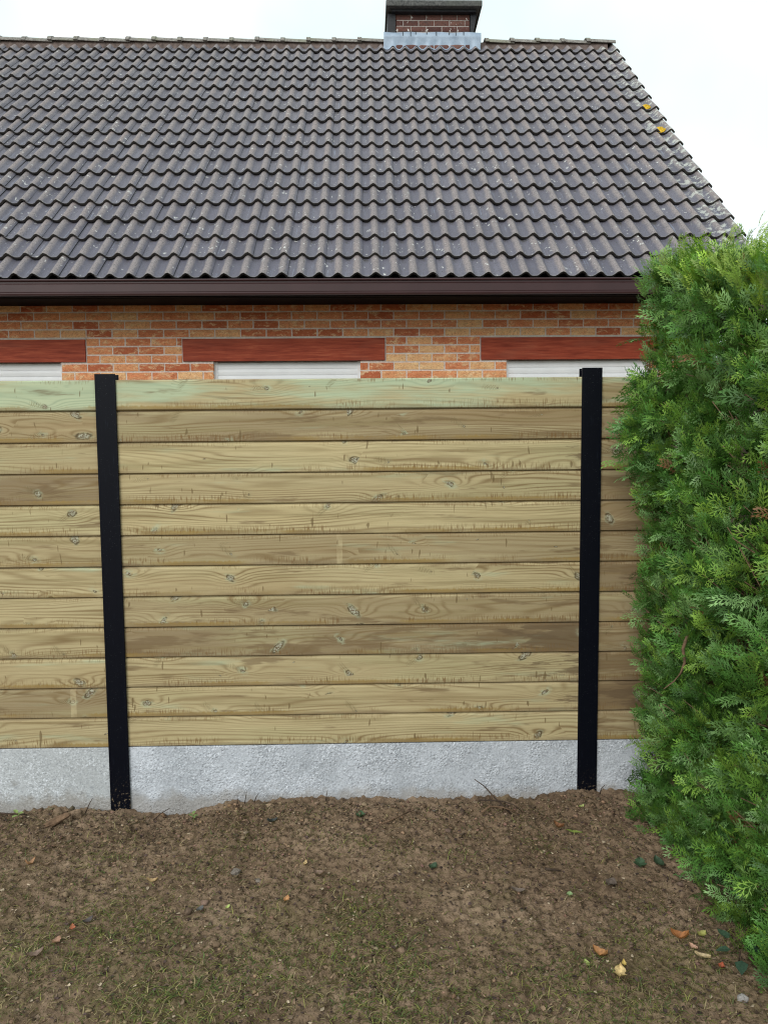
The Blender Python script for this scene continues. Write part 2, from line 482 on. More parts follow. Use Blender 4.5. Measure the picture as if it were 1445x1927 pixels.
MAT['lintel'] = lintel_mat()
MAT['lead'] = lead_mat()
MAT['ridge'] = ridge_mat('ridge_tile_concrete', (0.11, 0.10, 0.092), (0.30, 0.285, 0.26), (0.21, 0.215, 0.155))
MAT['cap'] = ridge_mat('chimney_cap_concrete', (0.040, 0.042, 0.042), (0.13, 0.13, 0.125), (0.09, 0.095, 0.085))

# ------------------------------------------------------------------ mesh helpers
def link(o, parent=None):
    COL.objects.link(o)
    if parent is not None:
        o.parent = parent
    return o

def mesh_obj(name, verts, faces, mat, parent=None, smooth=False):
    me = bpy.data.meshes.new(name)
    me.from_pydata([tuple(v) for v in verts], [], faces)
    me.materials.append(mat)
    if smooth:
        me.polygons.foreach_set('use_smooth', [True] * len(me.polygons))
    me.update()
    return link(bpy.data.objects.new(name, me), parent)

def big_mesh(name, V, F, mat, parent=None, col=None, smooth=False):
    """numpy vertices (n,3), faces (m,k): one mesh, optional colour per vertex"""
    V = np.asarray(V, np.float32)
    F = np.asarray(F, np.int32)
    me = bpy.data.meshes.new(name)
    me.vertices.add(len(V))
    me.vertices.foreach_set('co', V.ravel())
    k = F.shape[1]
    me.loops.add(F.size)
    me.loops.foreach_set('vertex_index', F.ravel())
    me.polygons.add(len(F))
    me.polygons.foreach_set('loop_start', np.arange(0, F.size, k, dtype=np.int32))
    me.polygons.foreach_set('loop_total', np.full(len(F), k, np.int32))
    if smooth:
        me.polygons.foreach_set('use_smooth', np.ones(len(F), bool))
    me.materials.append(mat)
    if col is not None:
        a = me.attributes.new('col', 'FLOAT_COLOR', 'POINT')
        a.data.foreach_set('color', np.concatenate([col, np.ones((len(col), 1))], 1).astype(np.float32).ravel())
    me.update(calc_edges=True)
    me.validate()
    return link(bpy.data.objects.new(name, me), parent)

class MB:
    def __init__(self): self.v = []; self.f = []
    def box(self, x0, x1, y0, y1, z0, z1):
        b = len(self.v)
        self.v += [(x0, y0, z0), (x1, y0, z0), (x1, y1, z0), (x0, y1, z0), (x0, y0, z1), (x1, y0, z1), (x1, y1, z1), (x0, y1, z1)]
        self.f += [tuple(b + i for i in q) for q in ((0, 3, 2, 1), (4, 5, 6, 7), (0, 1, 5, 4), (1, 2, 6, 5), (2, 3, 7, 6), (3, 0, 4, 7))]
        return self
    def extrude_x(self, prof, x0, x1, closed=True):
        """prof: (y,z) points running anticlockwise seen from +x"""
        b = len(self.v); n = len(prof)
        self.v += [(x0, y, z) for y, z in prof] + [(x1, y, z) for y, z in prof]
        for i in range(n if closed else n - 1):
            j = (i + 1) % n
            self.f.append((b + i, b + n + i, b + n + j, b + j))
        if closed:
            self.f.append(tuple(b + i for i in range(n)))
            self.f.append(tuple(b + n + i for i in reversed(range(n))))
        return self
    def tube(self, pts, rad, seg=6):
        b = len(self.v); pts = [Vector(p) for p in pts]; n = len(pts)
        if not isinstance(rad, (list, tuple)): rad = [rad] * n
        for i, p in enumerate(pts):
            d = (pts[min(i + 1, n - 1)] - pts[max(i - 1, 0)]).normalized()
            a = d.orthogonal().normalized(); c = d.cross(a)
            for s in range(seg):
                t = 2 * math.pi * s / seg
                self.v.append(tuple(p + (a * math.cos(t) + c * math.sin(t)) * rad[i]))
        for i in range(n - 1):
            for s in range(seg):
                t = (s + 1) % seg
                self.f.append((b + i * seg + s, b + i * seg + t, b + (i + 1) * seg + t, b + (i + 1) * seg + s))
        self.f.append(tuple(b + s for s in reversed(range(seg))))
        self.f.append(tuple(b + (n - 1) * seg + s for s in range(seg)))
        return self
    def obj(self, name, mat, parent=None, smooth=False, bevel=0.0):
        o = mesh_obj(name, self.v, self.f, mat, parent, smooth)
        if bevel:
            m = o.modifiers.new('bevel', 'BEVEL'); m.width = bevel; m.segments = 2; m.limit_method = 'ANGLE'
        return o

def thing(name, label, cat, loc=(0, 0, 0), rotz=0.0, group=None):
    o = bpy.data.objects.new(name, None)
    o.empty_display_size = 0.2
    o.location = loc
    o.rotation_euler = (0, 0, rotz)
    link(o)
    return tag(o, label, cat, group)

def tag(o, label, cat, group=None):
    o['label'] = label
    o['category'] = cat
    if group: o['group'] = group
    return o

def kind(o, k):
    o['kind'] = k
    return o

# ------------------------------------------------------------------ noise in numpy
def vnoise(x, y, seed=0):
    xi = np.floor(x).astype(np.int64); yi = np.floor(y).astype(np.int64)
    fx = x - xi; fy = y - yi
    fx = fx * fx * (3 - 2 * fx); fy = fy * fy * (3 - 2 * fy)
    def h(a, b):
        n = (a * 374761393 + b * 668265263 + seed * 974634777) & 0xffffffff
        n = ((n ^ (n >> 13)) * 1274126177) & 0xffffffff
        n = n ^ (n >> 16)
        return (n & 0xffffff) / float(0xffffff)
    return (h(xi, yi) * (1 - fx) + h(xi + 1, yi) * fx) * (1 - fy) + (h(xi, yi + 1) * (1 - fx) + h(xi + 1, yi + 1) * fx) * fy

def fbm(x, y, scale, octv=4, seed=0, gain=0.5):
    s = 0; a = 1; t = 0
    for i in range(octv):
        s = s + a * vnoise(x * scale, y * scale, seed + i * 17); t += a
        a *= gain; scale *= 2.03
    return s / t

def smooth01(t):
    t = np.clip(t, 0, 1)
    return t * t * (3 - 2 * t)

# ------------------------------------------------------------------ ground
CX = np.array([-9, -1.77, -1.53, -1.40, -1.30, -1.22, -1.11, -1.02, -0.93, -0.87, -0.78, -0.70, -0.55, -0.38, -0.185, -0.015, 0.254, 0.424, 0.571, 0.68, 0.79, 0.912, 1.034, 1.18, 9])
CZ = np.array([-.05, -.053, -.036, -.036, -.045, -.046, -.07, -.083, -.074, -.055, -.021, -.010, -.016, .003, -.012, -.010, -.026, -.014, -.026, -.030, -.002, .012, .002, -.012, -.005])

def ground_z(x, y):
    x = np.asarray(x, float); y = np.asarray(y, float)
    cz = np.interp(x, CX, CZ)
    w = smooth01((y - 2.85) / 0.5)
    base = cz * w + (fbm(x, y, 1.1, 3, 5) - 0.5) * 0.05 * (1 - w)
    near = smooth01((9 - np.hypot(x, y - 2.5)) / 5)
    det = (fbm(x, y, 9, 3, 21) - 0.5) * 0.034
    c1 = np.abs(fbm(x, y, 26, 3, 33) - 0.5) * 2
    det = det + (0.5 - c1) * 0.019
    rough = 0.45 + 0.9 * w + 0.5 * (fbm(x, y, 2.3, 2, 71) > 0.5)
    det = det + (fbm(x, y, 55, 3, 44, 0.65) - 0.5) * 0.029 * np.minimum(rough, 1.2)
    house = smooth01((y - 3.6) / 0.4)
    return base * (1 - house) - 0.05 * house + det * near * (1 - 0.6 * house)

def gz(x, y):
    return float(ground_z(np.array([x]), np.array([y]))[0])

def build_ground():
    def axis(lo, hi, step, far):
        mid = np.arange(lo, hi + step / 2, step)
        g = []; s = step; p = hi
        while p < far:
            s *= 1.35; p += s; g.append(p)
        h = []; s = step; p = lo
        while p > -far:
            s *= 1.35; p -= s; h.append(p)
        return np.concatenate([np.array(h[::-1]), mid, np.array(g)])
    xs = axis(-2.15, 1.75, 0.0072, 260)
    ys = axis(1.8, 3.50, 0.0066, 260)
    X, Y = np.meshgrid(xs, ys)
    Z = ground_z(X, Y)
    V = np.stack([X, Y, Z], -1).reshape(-1, 3)
    nx, ny = len(xs), len(ys)
    i = np.arange(nx - 1)[None, :] + nx * np.arange(ny - 1)[:, None]
    i = i.reshape(-1)
    F = np.stack([i, i + 1, i + nx + 1, i + nx], 1)
    return kind(big_mesh('ground', V, F, MAT['soil'], smooth=True), 'structure')

build_ground()

# ------------------------------------------------------------------ house
house = thing('house', 'orange brick house with grey tiled roof and brown gutter behind the fence', 'house', (0, 6.28, 0), 0.022)
TH = R(43.0)
CT, ST = math.cos(TH), math.sin(TH)
GAUGE, TW = 0.316, 0.3022
RY, RZ = 0.058, 2.966                       # a point of the roof plane under the lowest tile noses
def roof_pt(x, s, h=0.0):
    return (x, RY + s * CT - h * ST, RZ + s * ST + h * CT)
RIDGE_S = 5.69
RIDGE = roof_pt(0, RIDGE_S)

# underlay and rear slope, one closed mesh
XL, XR = -6.2, 3.13
def roof_base():
    y0, z0 = roof_pt(0, -0.02, -0.02)[1:]
    y1, z1 = roof_pt(0, RIDGE_S, -0.02)[1:]
    prof = [(y0, z0), (y1, z1), (2 * y1 - y0, z0), (2 * y1 - y0, z0 - 0.09), (y1, z1 - 0.12), (y0 + 0.03, z0 - 0.09)]
    return MB().extrude_x(prof[::-1], XL, XR - 0.05).obj('roof', MAT['underlay'], house)
roof = roof_base()

NSEG = 16
LIFT, THK = 0.032, 0.015
def profile(u):
    """height of the double-roll tile over its width, crests a little left of the side lap"""
    t = (u - 0.121) / 0.1505
    w = 0.5 + 0.5 * math.cos(2 * math.pi * t)
    return 0.041 * w ** 1.6

def tile_geo(seed):
    rr = random.Random(seed)
    us = [(TW + 0.016) * i / NSEG for i in range(NSEG + 1)]
    V, F, prof, along, edge = [], [], [], [], []
    def put(u, y, dz, e):
        pz = profile(u)
        lap = 0.0065 * max(0.0, min(1.0, (u - TW + 0.05) / 0.04))
        z = pz + LIFT * (1 - y / GAUGE) + dz + lap
        V.append((u, y, z)); prof.append(pz / 0.041); along.append(y); edge.append(e)
        return len(V) - 1
    wig = [rr.uniform(-0.0022, 0.0022) for _ in us]
    nose = [put(u, 0.0 + w, THK - 0.001, 0.0) for u, w in zip(us, wig)]
    mid = [put(u, 0.012, THK, 0.0) for u in us]
    top = [put(u, 0.395, THK, 0.0) for u in us]
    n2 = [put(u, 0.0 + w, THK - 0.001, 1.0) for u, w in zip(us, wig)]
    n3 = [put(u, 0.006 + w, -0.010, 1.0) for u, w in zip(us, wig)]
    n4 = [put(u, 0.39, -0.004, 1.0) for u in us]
    for i in range(NSEG):
        F += [(nose[i], nose[i + 1], mid[i + 1], mid[i]), (mid[i], mid[i + 1], top[i + 1], top[i]),
              (n3[i], n3[i + 1], n2[i + 1], n2[i]), (n4[i], n4[i + 1], n3[i + 1], n3[i])]
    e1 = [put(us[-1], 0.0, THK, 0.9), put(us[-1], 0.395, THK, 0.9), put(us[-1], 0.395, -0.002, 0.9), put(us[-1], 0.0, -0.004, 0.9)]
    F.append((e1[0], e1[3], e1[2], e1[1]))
    return np.array(V), F, np.array(prof), np.array(along), np.array(edge)

def add_attr(me, name, vals):
    a = me.attributes.new(name, 'FLOAT', 'POINT')
    a.data.foreach_set('value', np.asarray(vals, np.float32))

tile_sets = [tile_geo(s) for s in range(4)]
tile_meshes = []
for V, F, pr, al, ed in tile_sets:
    me = bpy.data.meshes.new('roof_tile')
    me.from_pydata([tuple(v) for v in V], [], F)
    me.polygons.foreach_set('use_smooth', [True] * len(F))
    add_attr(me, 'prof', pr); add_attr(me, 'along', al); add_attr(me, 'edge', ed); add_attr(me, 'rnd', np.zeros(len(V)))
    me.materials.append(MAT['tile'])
    me.update()
    tile_meshes.append(me)

spots = []
X0 = -0.170
for k in range(18):
    for c in range(-21, 11):
        x = X0 + c * TW
        s = k * GAUGE * (1.0 + 0.0005 * k)
        if k == 17: pass
        wx, wy, wz = roof_pt(x + TW / 2, s + 0.15)
        wy += 6.28
        f = 36.05 / 36 * 1445 / wy
        inside = (722 + (wx + 0.02) * f) > -30
        d = math.sqrt(wx * wx + wy * wy + (wz - 1.61) ** 2)
        spots.append((not inside, d, k, c, x, s))
spots.sort()
far_v, far_f, far_a = [], [], {'prof': [], 'along': [], 'edge': [], 'rnd': []}
nv = 0
rt_ = random.Random(5)
for i, (out, d, k, c, x, s) in enumerate(spots):
    jit = (rt_.uniform(-0.002, 0.002), rt_.uniform(-0.006, 0.006), rt_.uniform(-0.001, 0.004))
    rz = rt_.uniform(-0.010, 0.010)
    mtx = Matrix.Translation(roof_pt(x + jit[0], s + jit[1], jit[2])) @ Matrix.Rotation(TH, 4, 'X') @ Matrix.Rotation(rz, 4, 'Z')
    vi = rt_.randrange(4)
    if i < 300:
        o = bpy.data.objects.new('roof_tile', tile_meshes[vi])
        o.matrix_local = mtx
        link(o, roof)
    else:
        V, F, pr, al, ed = tile_sets[vi]
        m3 = np.array(mtx)
        W = V @ m3[:3, :3].T + m3[:3, 3]
        far_v.append(W)
        far_f += [tuple(q + nv for q in f) for f in F]
        far_a['prof'].append(pr); far_a['along'].append(al); far_a['edge'].append(ed)
        far_a['rnd'].append(np.full(len(V), rt_.random()))
        nv += len(V)
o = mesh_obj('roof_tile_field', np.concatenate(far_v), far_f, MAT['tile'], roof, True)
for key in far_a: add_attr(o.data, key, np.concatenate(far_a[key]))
kind(o, 'stuff')

# ridge: bed of mortar and half-round tiles, each lapping the next
ry, rz_ = RIDGE[1], RIDGE[2]
MB().extrude_x([(ry - 0.135, rz_ - 0.115), (ry - 0.10, rz_ + 0.03), (ry + 0.10, rz_ + 0.03), (ry + 0.135, rz_ - 0.115)][::-1], XL, 3.05).obj('ridge_mortar', MAT['ridge_mortar'], roof)
def ridge_geo():
    V, F = [], []
    n = 10; L = 0.385
    rows = [(0.0, 0.118, 1), (0.05, 0.118, 1), (0.055, 0.108, 1), (L, 0.100, 1), (L, 0.086, 0), (0.0, 0.103, 0)]
    for x, r, _ in rows:
        for i in range(n + 1):
            t = math.pi * (0.06 + 0.88 * i / n)
            V.append((x, -r * 1.30 * math.cos(t), r * 0.95 * math.sin(t) - 0.03))
    m = n + 1
    for a in range(len(rows)):
        b = (a + 1) % len(rows)
        for i in range(n):
            F.append((a * m + i, a * m + i + 1, b * m + i + 1, b * m + i))
    for i in (0, n):
        F.append(tuple(a * m + i for a in range(len(rows))))
    me = bpy.data.meshes.new('ridge_tile')
    me.from_pydata(V, [], F)
    me.materials.append(MAT['ridge'])
    me.update()
    return me
ridge_me = ridge_geo()
x = 3.10
while x > -6.1:
    x -= 0.33
    if 0.22 < x + 0.16 < 1.30: continue
    o = bpy.data.objects.new('ridge_tile', ridge_me)
    o.location = (x, ry, rz_ + 0.035 + rt_.uniform(-0.004, 0.006))
    o.rotation_euler = (0, R(1.2) + rt_.uniform(-0.01, 0.01), rt_.uniform(-0.012, 0.012))
    link(o, roof)

# yellow lichen cushions on two verge tiles
def lichen(x, s):
    V, F = [], []
    rr = random.Random(int(s * 100))
    n = 12
    V.append((0, 0, 0.006))
    for ring, (rad, hh) in enumerate(((0.35, 0.014), (0.75, 0.010), (1.0, 0.0))):
        for i in range(n):
            t = 2 * math.pi * i / n
            q = rad * (1 + rr.uniform(-0.22, 0.22))
            V.append((0.070 * q * math.cos(t), 0.075 * q * math.sin(t), hh + rr.uniform(0, 0.004) + 0.016 * math.cos(t) * q))
    for i in range(n):
        j = (i + 1) % n
        F.append((0, 1 + i, 1 + j))
        for k in range(2):
            F.append((1 + k * n + i, 1 + (k + 1) * n + i, 1 + (k + 1) * n + j, 1 + k * n + j))
    o = mesh_obj('lichen_patch', V, F, MAT['lichen'], roof)
    o.matrix_local = Matrix.Translation(roof_pt(x, s, 0.043)) @ Matrix.Rotation(TH, 4, 'X')
    return o
lichen(3.02, 11 * GAUGE + 0.09)
lichen(3.015, 9 * GAUGE + 0.09)

# walls: mortar slab in strips round the window openings
WF = 0.460                                  # brick face, house-local y
COURSE, BL, JX = 0.0722, 0.2196, 0.0116
TOPZ = 2.583                                # top of the lintels = top of a course
openings = [(-4.05, -2.750), (-1.452, -0.184), (1.085, 2.353)]
lintels = [(-4.29, -2.537), (-1.708, 0.030), (0.863, 2.575)]
LZ0, LZ1 = 2.386, 2.583
mb = MB()
mb.box(-6.0, 2.86, WF + 0.007, WF + 0.18, LZ0, 3.12)
edges = [-6.0] + [e for op in openings for e in op] + [2.86]
for i in range(0, len(edges), 2):
    mb.box(edges[i], edges[i + 1], WF + 0.007, WF + 0.18, 1.30, LZ0)
mb.box(-6.0, 2.86, WF + 0.007, WF + 0.18, -0.3, 1.30)
mb.box(-6.0, -5.82, WF + 0.18, 7.75, -0.3, 3.0)
mb.box(-5.82, 2.68, 7.57, 7.75, -0.3, 3.0)
gable = [(WF + 0.18, -0.3), (7.75, -0.3), (7.75, 3.12), (ry, rz_ - 0.14), (WF + 0.18, 3.12)]
mb.extrude_x(gable, 2.68, 2.86)
wall = mb.obj('wall', MAT['mortar'], house)

def brick_mesh(seed, L, H, D, mat, amp):
    rr = random.Random(seed)
    nx, nz = 7, 3
    V, F = [], []
    for j in range(nz + 1):
        for i in range(nx + 1):
            ex = i in (0, nx); ez = j in (0, nz)
            dy = (0.0035 if (ex or ez) else rr.uniform(-amp, amp))
            V.append((L * i / nx + (rr.uniform(-.001, .001) if not ex else rr.uniform(-.0015, .0015)), dy,
                      H * j / nz + rr.uniform(-.0012, .0012)))
    m = nx + 1
    for j in range(nz):
        for i in range(nx):
            a = j * m + i
            F.append((a, a + 1, a + m + 1, a + m))
    loop = [i for i in range(m)] + [j * m + nx for j in range(1, nz + 1)] + [nz * m + i for i in range(nx - 1, -1, -1)] + [j * m for j in range(nz - 1, 0, -1)]
    b = len(V)
    V += [(V[i][0], D, V[i][2]) for i in loop]
    for i in range(len(loop)):
        j = (i + 1) % len(loop)
        F.append((loop[j], loop[i], b + i, b + j))
    me = bpy.data.meshes.new('brick')
    me.from_pydata(V, [], F)
    me.materials.append(mat)
    me.update()
    return me
BRK = [brick_mesh(s, BL - JX, COURSE - 0.0125, 0.045, MAT['brick'], 0.0028) for s in range(6)]
rb = random.Random(8)
def lay_course(z_top, row, spans, par, meshes, face, bl, jx, first):
    for a, b in spans:
        k = math.floor((a - first - (0.5 * bl if row % 2 else 0)) / bl)
        x = first + (0.5 * bl if row % 2 else 0) + k * bl
        while x < b - 1e-4:
            x0, x1 = max(x, a), min(x + bl - jx, b)
            if x1 - x0 > 0.022:
                me = rb.choice(meshes)
                o = bpy.data.objects.new('brick', me)
                o.location = (x0, face + rb.uniform(-0.002, 0.002), z_top - COURSE + 0.0125 + rb.uniform(-0.0008, 0.0008))
                o.scale = ((x1 - x0) / (bl - jx), 1, 1)
                link(o, par)
            x += bl
FIRSTX = -2.858 + 0.006
SPANL, SPANR = -4.90, 2.86
for r in range(5):                           # courses above the lintel tops
    lay_course(TOPZ + COURSE * (r + 1), r + 1, [(SPANL, SPANR)], wall, BRK, WF, BL, JX, FIRSTX)
piers3 = [(-2.537 + .010, -1.708 - .010), (0.030 + .010, 0.863 - .010), (2.585, 2.86)]
for r in range(3):
    lay_course(TOPZ - COURSE * r, -r, piers3, wall, BRK, WF, BL, JX, FIRSTX)
piers = [(-2.750, -1.452), (-0.184, 1.085), (2.353, 2.86)]
for r in range(3, 8):
    lay_course(TOPZ - COURSE * r, -r, piers, wall, BRK, WF, BL, JX, FIRSTX)

for (a, b) in lintels:
    l = MB().box(a, b, WF - 0.012, WF + 0.05, LZ0, LZ1 - 0.006).obj('lintel', MAT['lintel'], house, bevel=0.003)
    MB().box(a - 0.008, b + 0.008, WF - 0.003, WF + 0.04, LZ1 - 0.006, LZ1 + 0.008).obj('mortar_line', MAT['caulk'], l)
for (a, b) in openings:
    fr = MB().box(a, a + 0.028, WF + 0.05, WF + 0.10, 1.35, LZ0).box(b - 0.028, b, WF + 0.05, WF + 0.10, 1.35, LZ0).box(a + 0.028, b - 0.028, WF + 0.10, WF + 0.13, 1.35, LZ0)
    win = fr.obj('window', MAT['shutter'], house)
    z = LZ0 - 0.006
    first = None
    for i in range(12):
        h = 0.054
        prof = [(WF + 0.0605, z - h), (WF + 0.058, z - h + 0.010), (WF + 0.056, z - h * 0.5), (WF + 0.058, z - 0.010), (WF + 0.0615, z - 0.001), (WF + 0.075, z - 0.001), (WF + 0.075, z - h)]
        MB().extrude_x(prof[::-1], a + 0.026, b - 0.026).obj('shutter_slat', MAT['shutter'], win)
        z -= h + 0.0004

# gutter, soffit
g_prof = [(-0.146, 2.822), (-0.157, 2.828), (-0.160, 2.838), (-0.160, 2.846), (-0.1575, 2.849), (-0.160, 2.852), (-0.160, 2.908), (-0.1575, 2.912), (-0.160, 2.916), (-0.160, 2.928),
          (-0.170, 2.931), (-0.174, 2.938), (-0.170, 2.946), (-0.160, 2.949), (-0.150, 2.944), (-0.148, 2.900), (-0.140, 2.850), (0.000, 2.866), (0.004, 2.950), (0.012, 2.950), (0.012, 2.859)]
MB().extrude_x(g_prof[::-1], -6.15, 3.10).obj('gutter', MAT['gutter'], house)
MB().box(-6.15, 3.08, 0.014, 0.040, 2.845, 2.965).box(-6.15, 3.08, 0.040, WF + 0.006, 2.862, 2.875).obj('soffit', MAT['soffit'], house)

# chimney
CY = 4.05
CH = MB().box(0.303, 1.234, CY + 0.008, CY + 0.68, 6.35, 7.212).obj('chimney', MAT['chimney_mortar'], house)
CB = [brick_mesh(40 + s, 0.188, 0.0585, 0.03, MAT['chimney_brick'], 0.0012) for s in range(4)]
for r in range(6):
    lay_course(7.180 - COURSE * r, r, [(0.293, 1.243)], CH, CB, CY, 0.1985, 0.0105, 0.293)
MB().box(0.165, 1.385, CY - 0.14, CY + 0.82, 7.212, 7.285).obj('cap', MAT['cap'], CH, bevel=0.008)
MB().box(0.24, 1.315, CY - 0.075, CY + 0.75, 7.180, 7.209).obj('cap_shadow_band', MAT['slate'], CH)  # dark band added to stand for the shadow under the cap
MB().box(0.187, 0.288, CY - 0.02, CY + 0.70, 6.86, 7.178).obj('side_cladding', MAT['slate'], CH)
mb = MB()
mb.v = [(1.249, CY - .02, 6.86), (1.275, CY - .02, 6.86), (1.275, CY + .70, 6.86), (1.249, CY + .70, 6.86), (1.249, CY - .02, 7.178), (1.330, CY - .02, 7.178), (1.330, CY + .70, 7.178), (1.249, CY + .70, 7.178)]
mb.f = [(0, 3, 2, 1), (4, 5, 6, 7), (0, 1, 5, 4), (1, 2, 6, 5), (2, 3, 7, 6), (3, 0, 4, 7)]
mb.obj('side_cladding', MAT['slate'], CH)
# lead apron dressed over the tiles: lower edge follows the rolls
def apron():
    V, F = [], []
    xs = np.linspace(0.137, 1.386, 90)
    k17 = 17 * GAUGE * 1.0085
    for j in range(5):
        for x in xs:
            ph = profile((x - X0) % TW)
            if j == 0: V.append((x, CY - 0.028, 6.950 + 0.005 * math.sin(x * 17)))
            elif j == 1: V.append((x, CY - 0.034, 6.885))
            else:
                s = 5.535 - (j - 2) * 0.022 - (0.010 * math.sin(x * 23) if j == 4 else 0)
                wv = (0.45, 0.9, 1.0)[j - 2]
                h = ph * wv + 0.030 * (1 - wv) + LIFT * (1 - (s - k17) / GAUGE) + THK + 0.010 + 0.003 * math.sin(x * 40 + j)
                V.append(roof_pt(x, s, h))
    m = len(xs)
    for j in range(4):
        for i in range(m - 1):
            F.append(((j + 1) * m + i, (j + 1) * m + i + 1, j * m + i + 1, j * m + i))
    o = mesh_obj('lead_flashing', V, F, MAT['lead'], CH, True)
    md = o.modifiers.new('thickness', 'SOLIDIFY'); md.thickness = 0.004
apron()
for x in (0.38, 0.48, 0.545, 0.687, 0.81, 0.975, 1.06, 1.16):
    MB().box(x - 0.003, x + 0.003, CY - 0.042, CY - 0.029, 6.925 - rb.uniform(0, .03), 6.960).obj('lead_seam', MAT['slate'], CH)

# ------------------------------------------------------------------ fence
FA = 0.018
FO = (-1.231, 3.44, 0.0)
fence = thing('fence', 'pale green timber board fence with black metal posts above concrete gravel boards', 'fence', FO, FA)
def post_mesh(top):
    mb = MB()
    w = 0.0455
    mb.box(-w, w, 0.000, 0.007, -0.35, top)
    mb.box(-0.004, 0.004, 0.007, 0.046, -0.35, top)
    mb.box(-w, w, 0.046, 0.053, -0.35, top)
    return mb
for x, top in ((-2.169, 1.955), (0.0, 1.957), (2.169, 1.971), (4.338, 1.975)):
    o = post_mesh(top).obj('post', MAT['post'], fence, bevel=0.0012)
    o.location = (x, 0, 0)
BZ, BH = 0.2535, 0.1402
def board_mesh(x0, x1, k):
    """tongue-and-groove board: chamfered long edges, tongue on top; local x from its left end, z from its lower edge"""
    L = x1 - x0
    h = BH - 0.0052
    rr = random.Random(k * 7 + int(x0 * 10))
    ch = 0.0055
    f = 0.0
    ch2 = 0.0085
    prof = [(f + 0.004, 0.0), (f, 0.003), (f, h - ch2), (f + ch2, h), (0.0125, h), (0.0125, h + 0.010), (0.018, h + 0.010), (0.018, h), (0.028, h), (0.028, 0.0)]
    if k == 11:
        prof = [(f + ch, 0.0), (f, ch * 0.8), (f, h - ch), (f + ch, h), (0.028, h), (0.028, 0.0)]
    mb = MB()
    n = 12
    m = len(prof)
    for i in range(n + 1):
        x = L * i / n
        bow = 0.0009 * math.sin(i * 0.9 + k) + rr.uniform(-0.0003, 0.0003)
        for (y, z) in prof:
            mb.v.append((x, y + bow, z))
    for i in range(n):
        for j in range(m):
            q = (j + 1) % m
            mb.f.append((i * m + j, i * m + q, (i + 1) * m + q, (i + 1) * m + j))
    mb.f.append(tuple(reversed(range(m))))
    mb.f.append(tuple(n * m + j for j in range(m)))
    return mb
#            tone  mint  wet  band per board, bottom to top
centre = [(0.22, .35, 0, -9), (0.26, .2, .1, -9), (0.35, .3, .25, -9), (0.92, .35, .75, -9), (0.66, .5, .4, -9), (0.22, .2, .1, -9),
          (0.62, .35, .2, 1.02), (0.10, .1, 0, -9), (0.30, .15, .1, -9), (0.12, .3, 0, -9), (0.80, .1, .35, -9), (0.30, .8, 0, -9)]
leftb = [(0.35, .5, .1, -9), (0.85, .1, .2, 1.96), (0.28, .2, 0, -9), (0.33, .3, .1, -9), (0.25, .1, 0, -9), (0.22, .1, 0, -9),
         (0.40, .4, .2, -9), (0.20, .3, 0, -9), (1.0, .1, .5, -9), (0.45, .2, .1, -9), (0.55, .5, .2, -9), (0.10, 1.35, 0, -9)]
rightb = [(0.75, .3, .5, -9), (1.0, .0, 1.6, -9), (0.95, .1, .8, -9), (0.9, .1, .6, -9), (0.8, .3, .4, -9), (1.0, .0, .8, -9),  # right bay: the hedge's shade is put into brown tone and wetness
          (0.85, .1, .7, -9), (0.9, .1, .5, -9), (0.95, .1, .6, -9), (0.7, .1, .4, -9), (0.9, .1, .5, -9), (0.55, .4, .3, -9)]
damp_from = {(1, 3): 1.80, (1, 2): 2.02, (1, 6): 2.10, (1, 9): 2.15, (1, 1): 2.12, (2, 1): 0.12, (2, 5): 0.22, (2, 2): 0.25, (2, 10): 0.30}
rf = random.Random(3)
for bay, (x0, x1, props) in enumerate(((-2.160, -0.008, leftb), (0.008, 2.161, centre), (2.177, 4.330, rightb))):
    for k in range(12):
        o = board_mesh(x0, x1, k).obj('board', MAT['wood'], fence)
        o.location = (x0, 0.0105 + rf.uniform(-0.0012, 0.0012), BZ + BH * k + rf.uniform(-0.0006, 0.0006))
        o.rotation_euler = (0, rf.uniform(-0.0004, 0.0004), 0)
        t, mi, we, ba = props[k]
        o['tone'] = float(t); o['mint'] = float(mi if k == 11 else mi * 0.35); o['damp'] = float(damp_from.get((bay, k), 9.0)); o['wet_shade'] = float(we); o['band'] = float(ba)
        o['seed'] = float(rf.uniform(0, 40) + bay * 13 + k)
    o = MB().box(x0, x1, 0.0115, 0.046, -0.40, 0.2505).obj('concrete_gravel_board', MAT['concrete'], fence, bevel=0.003)
    o['seed'] = float(bay * 3.7); o['smooth'] = (1.0, 0.0, 0.15)[bay]

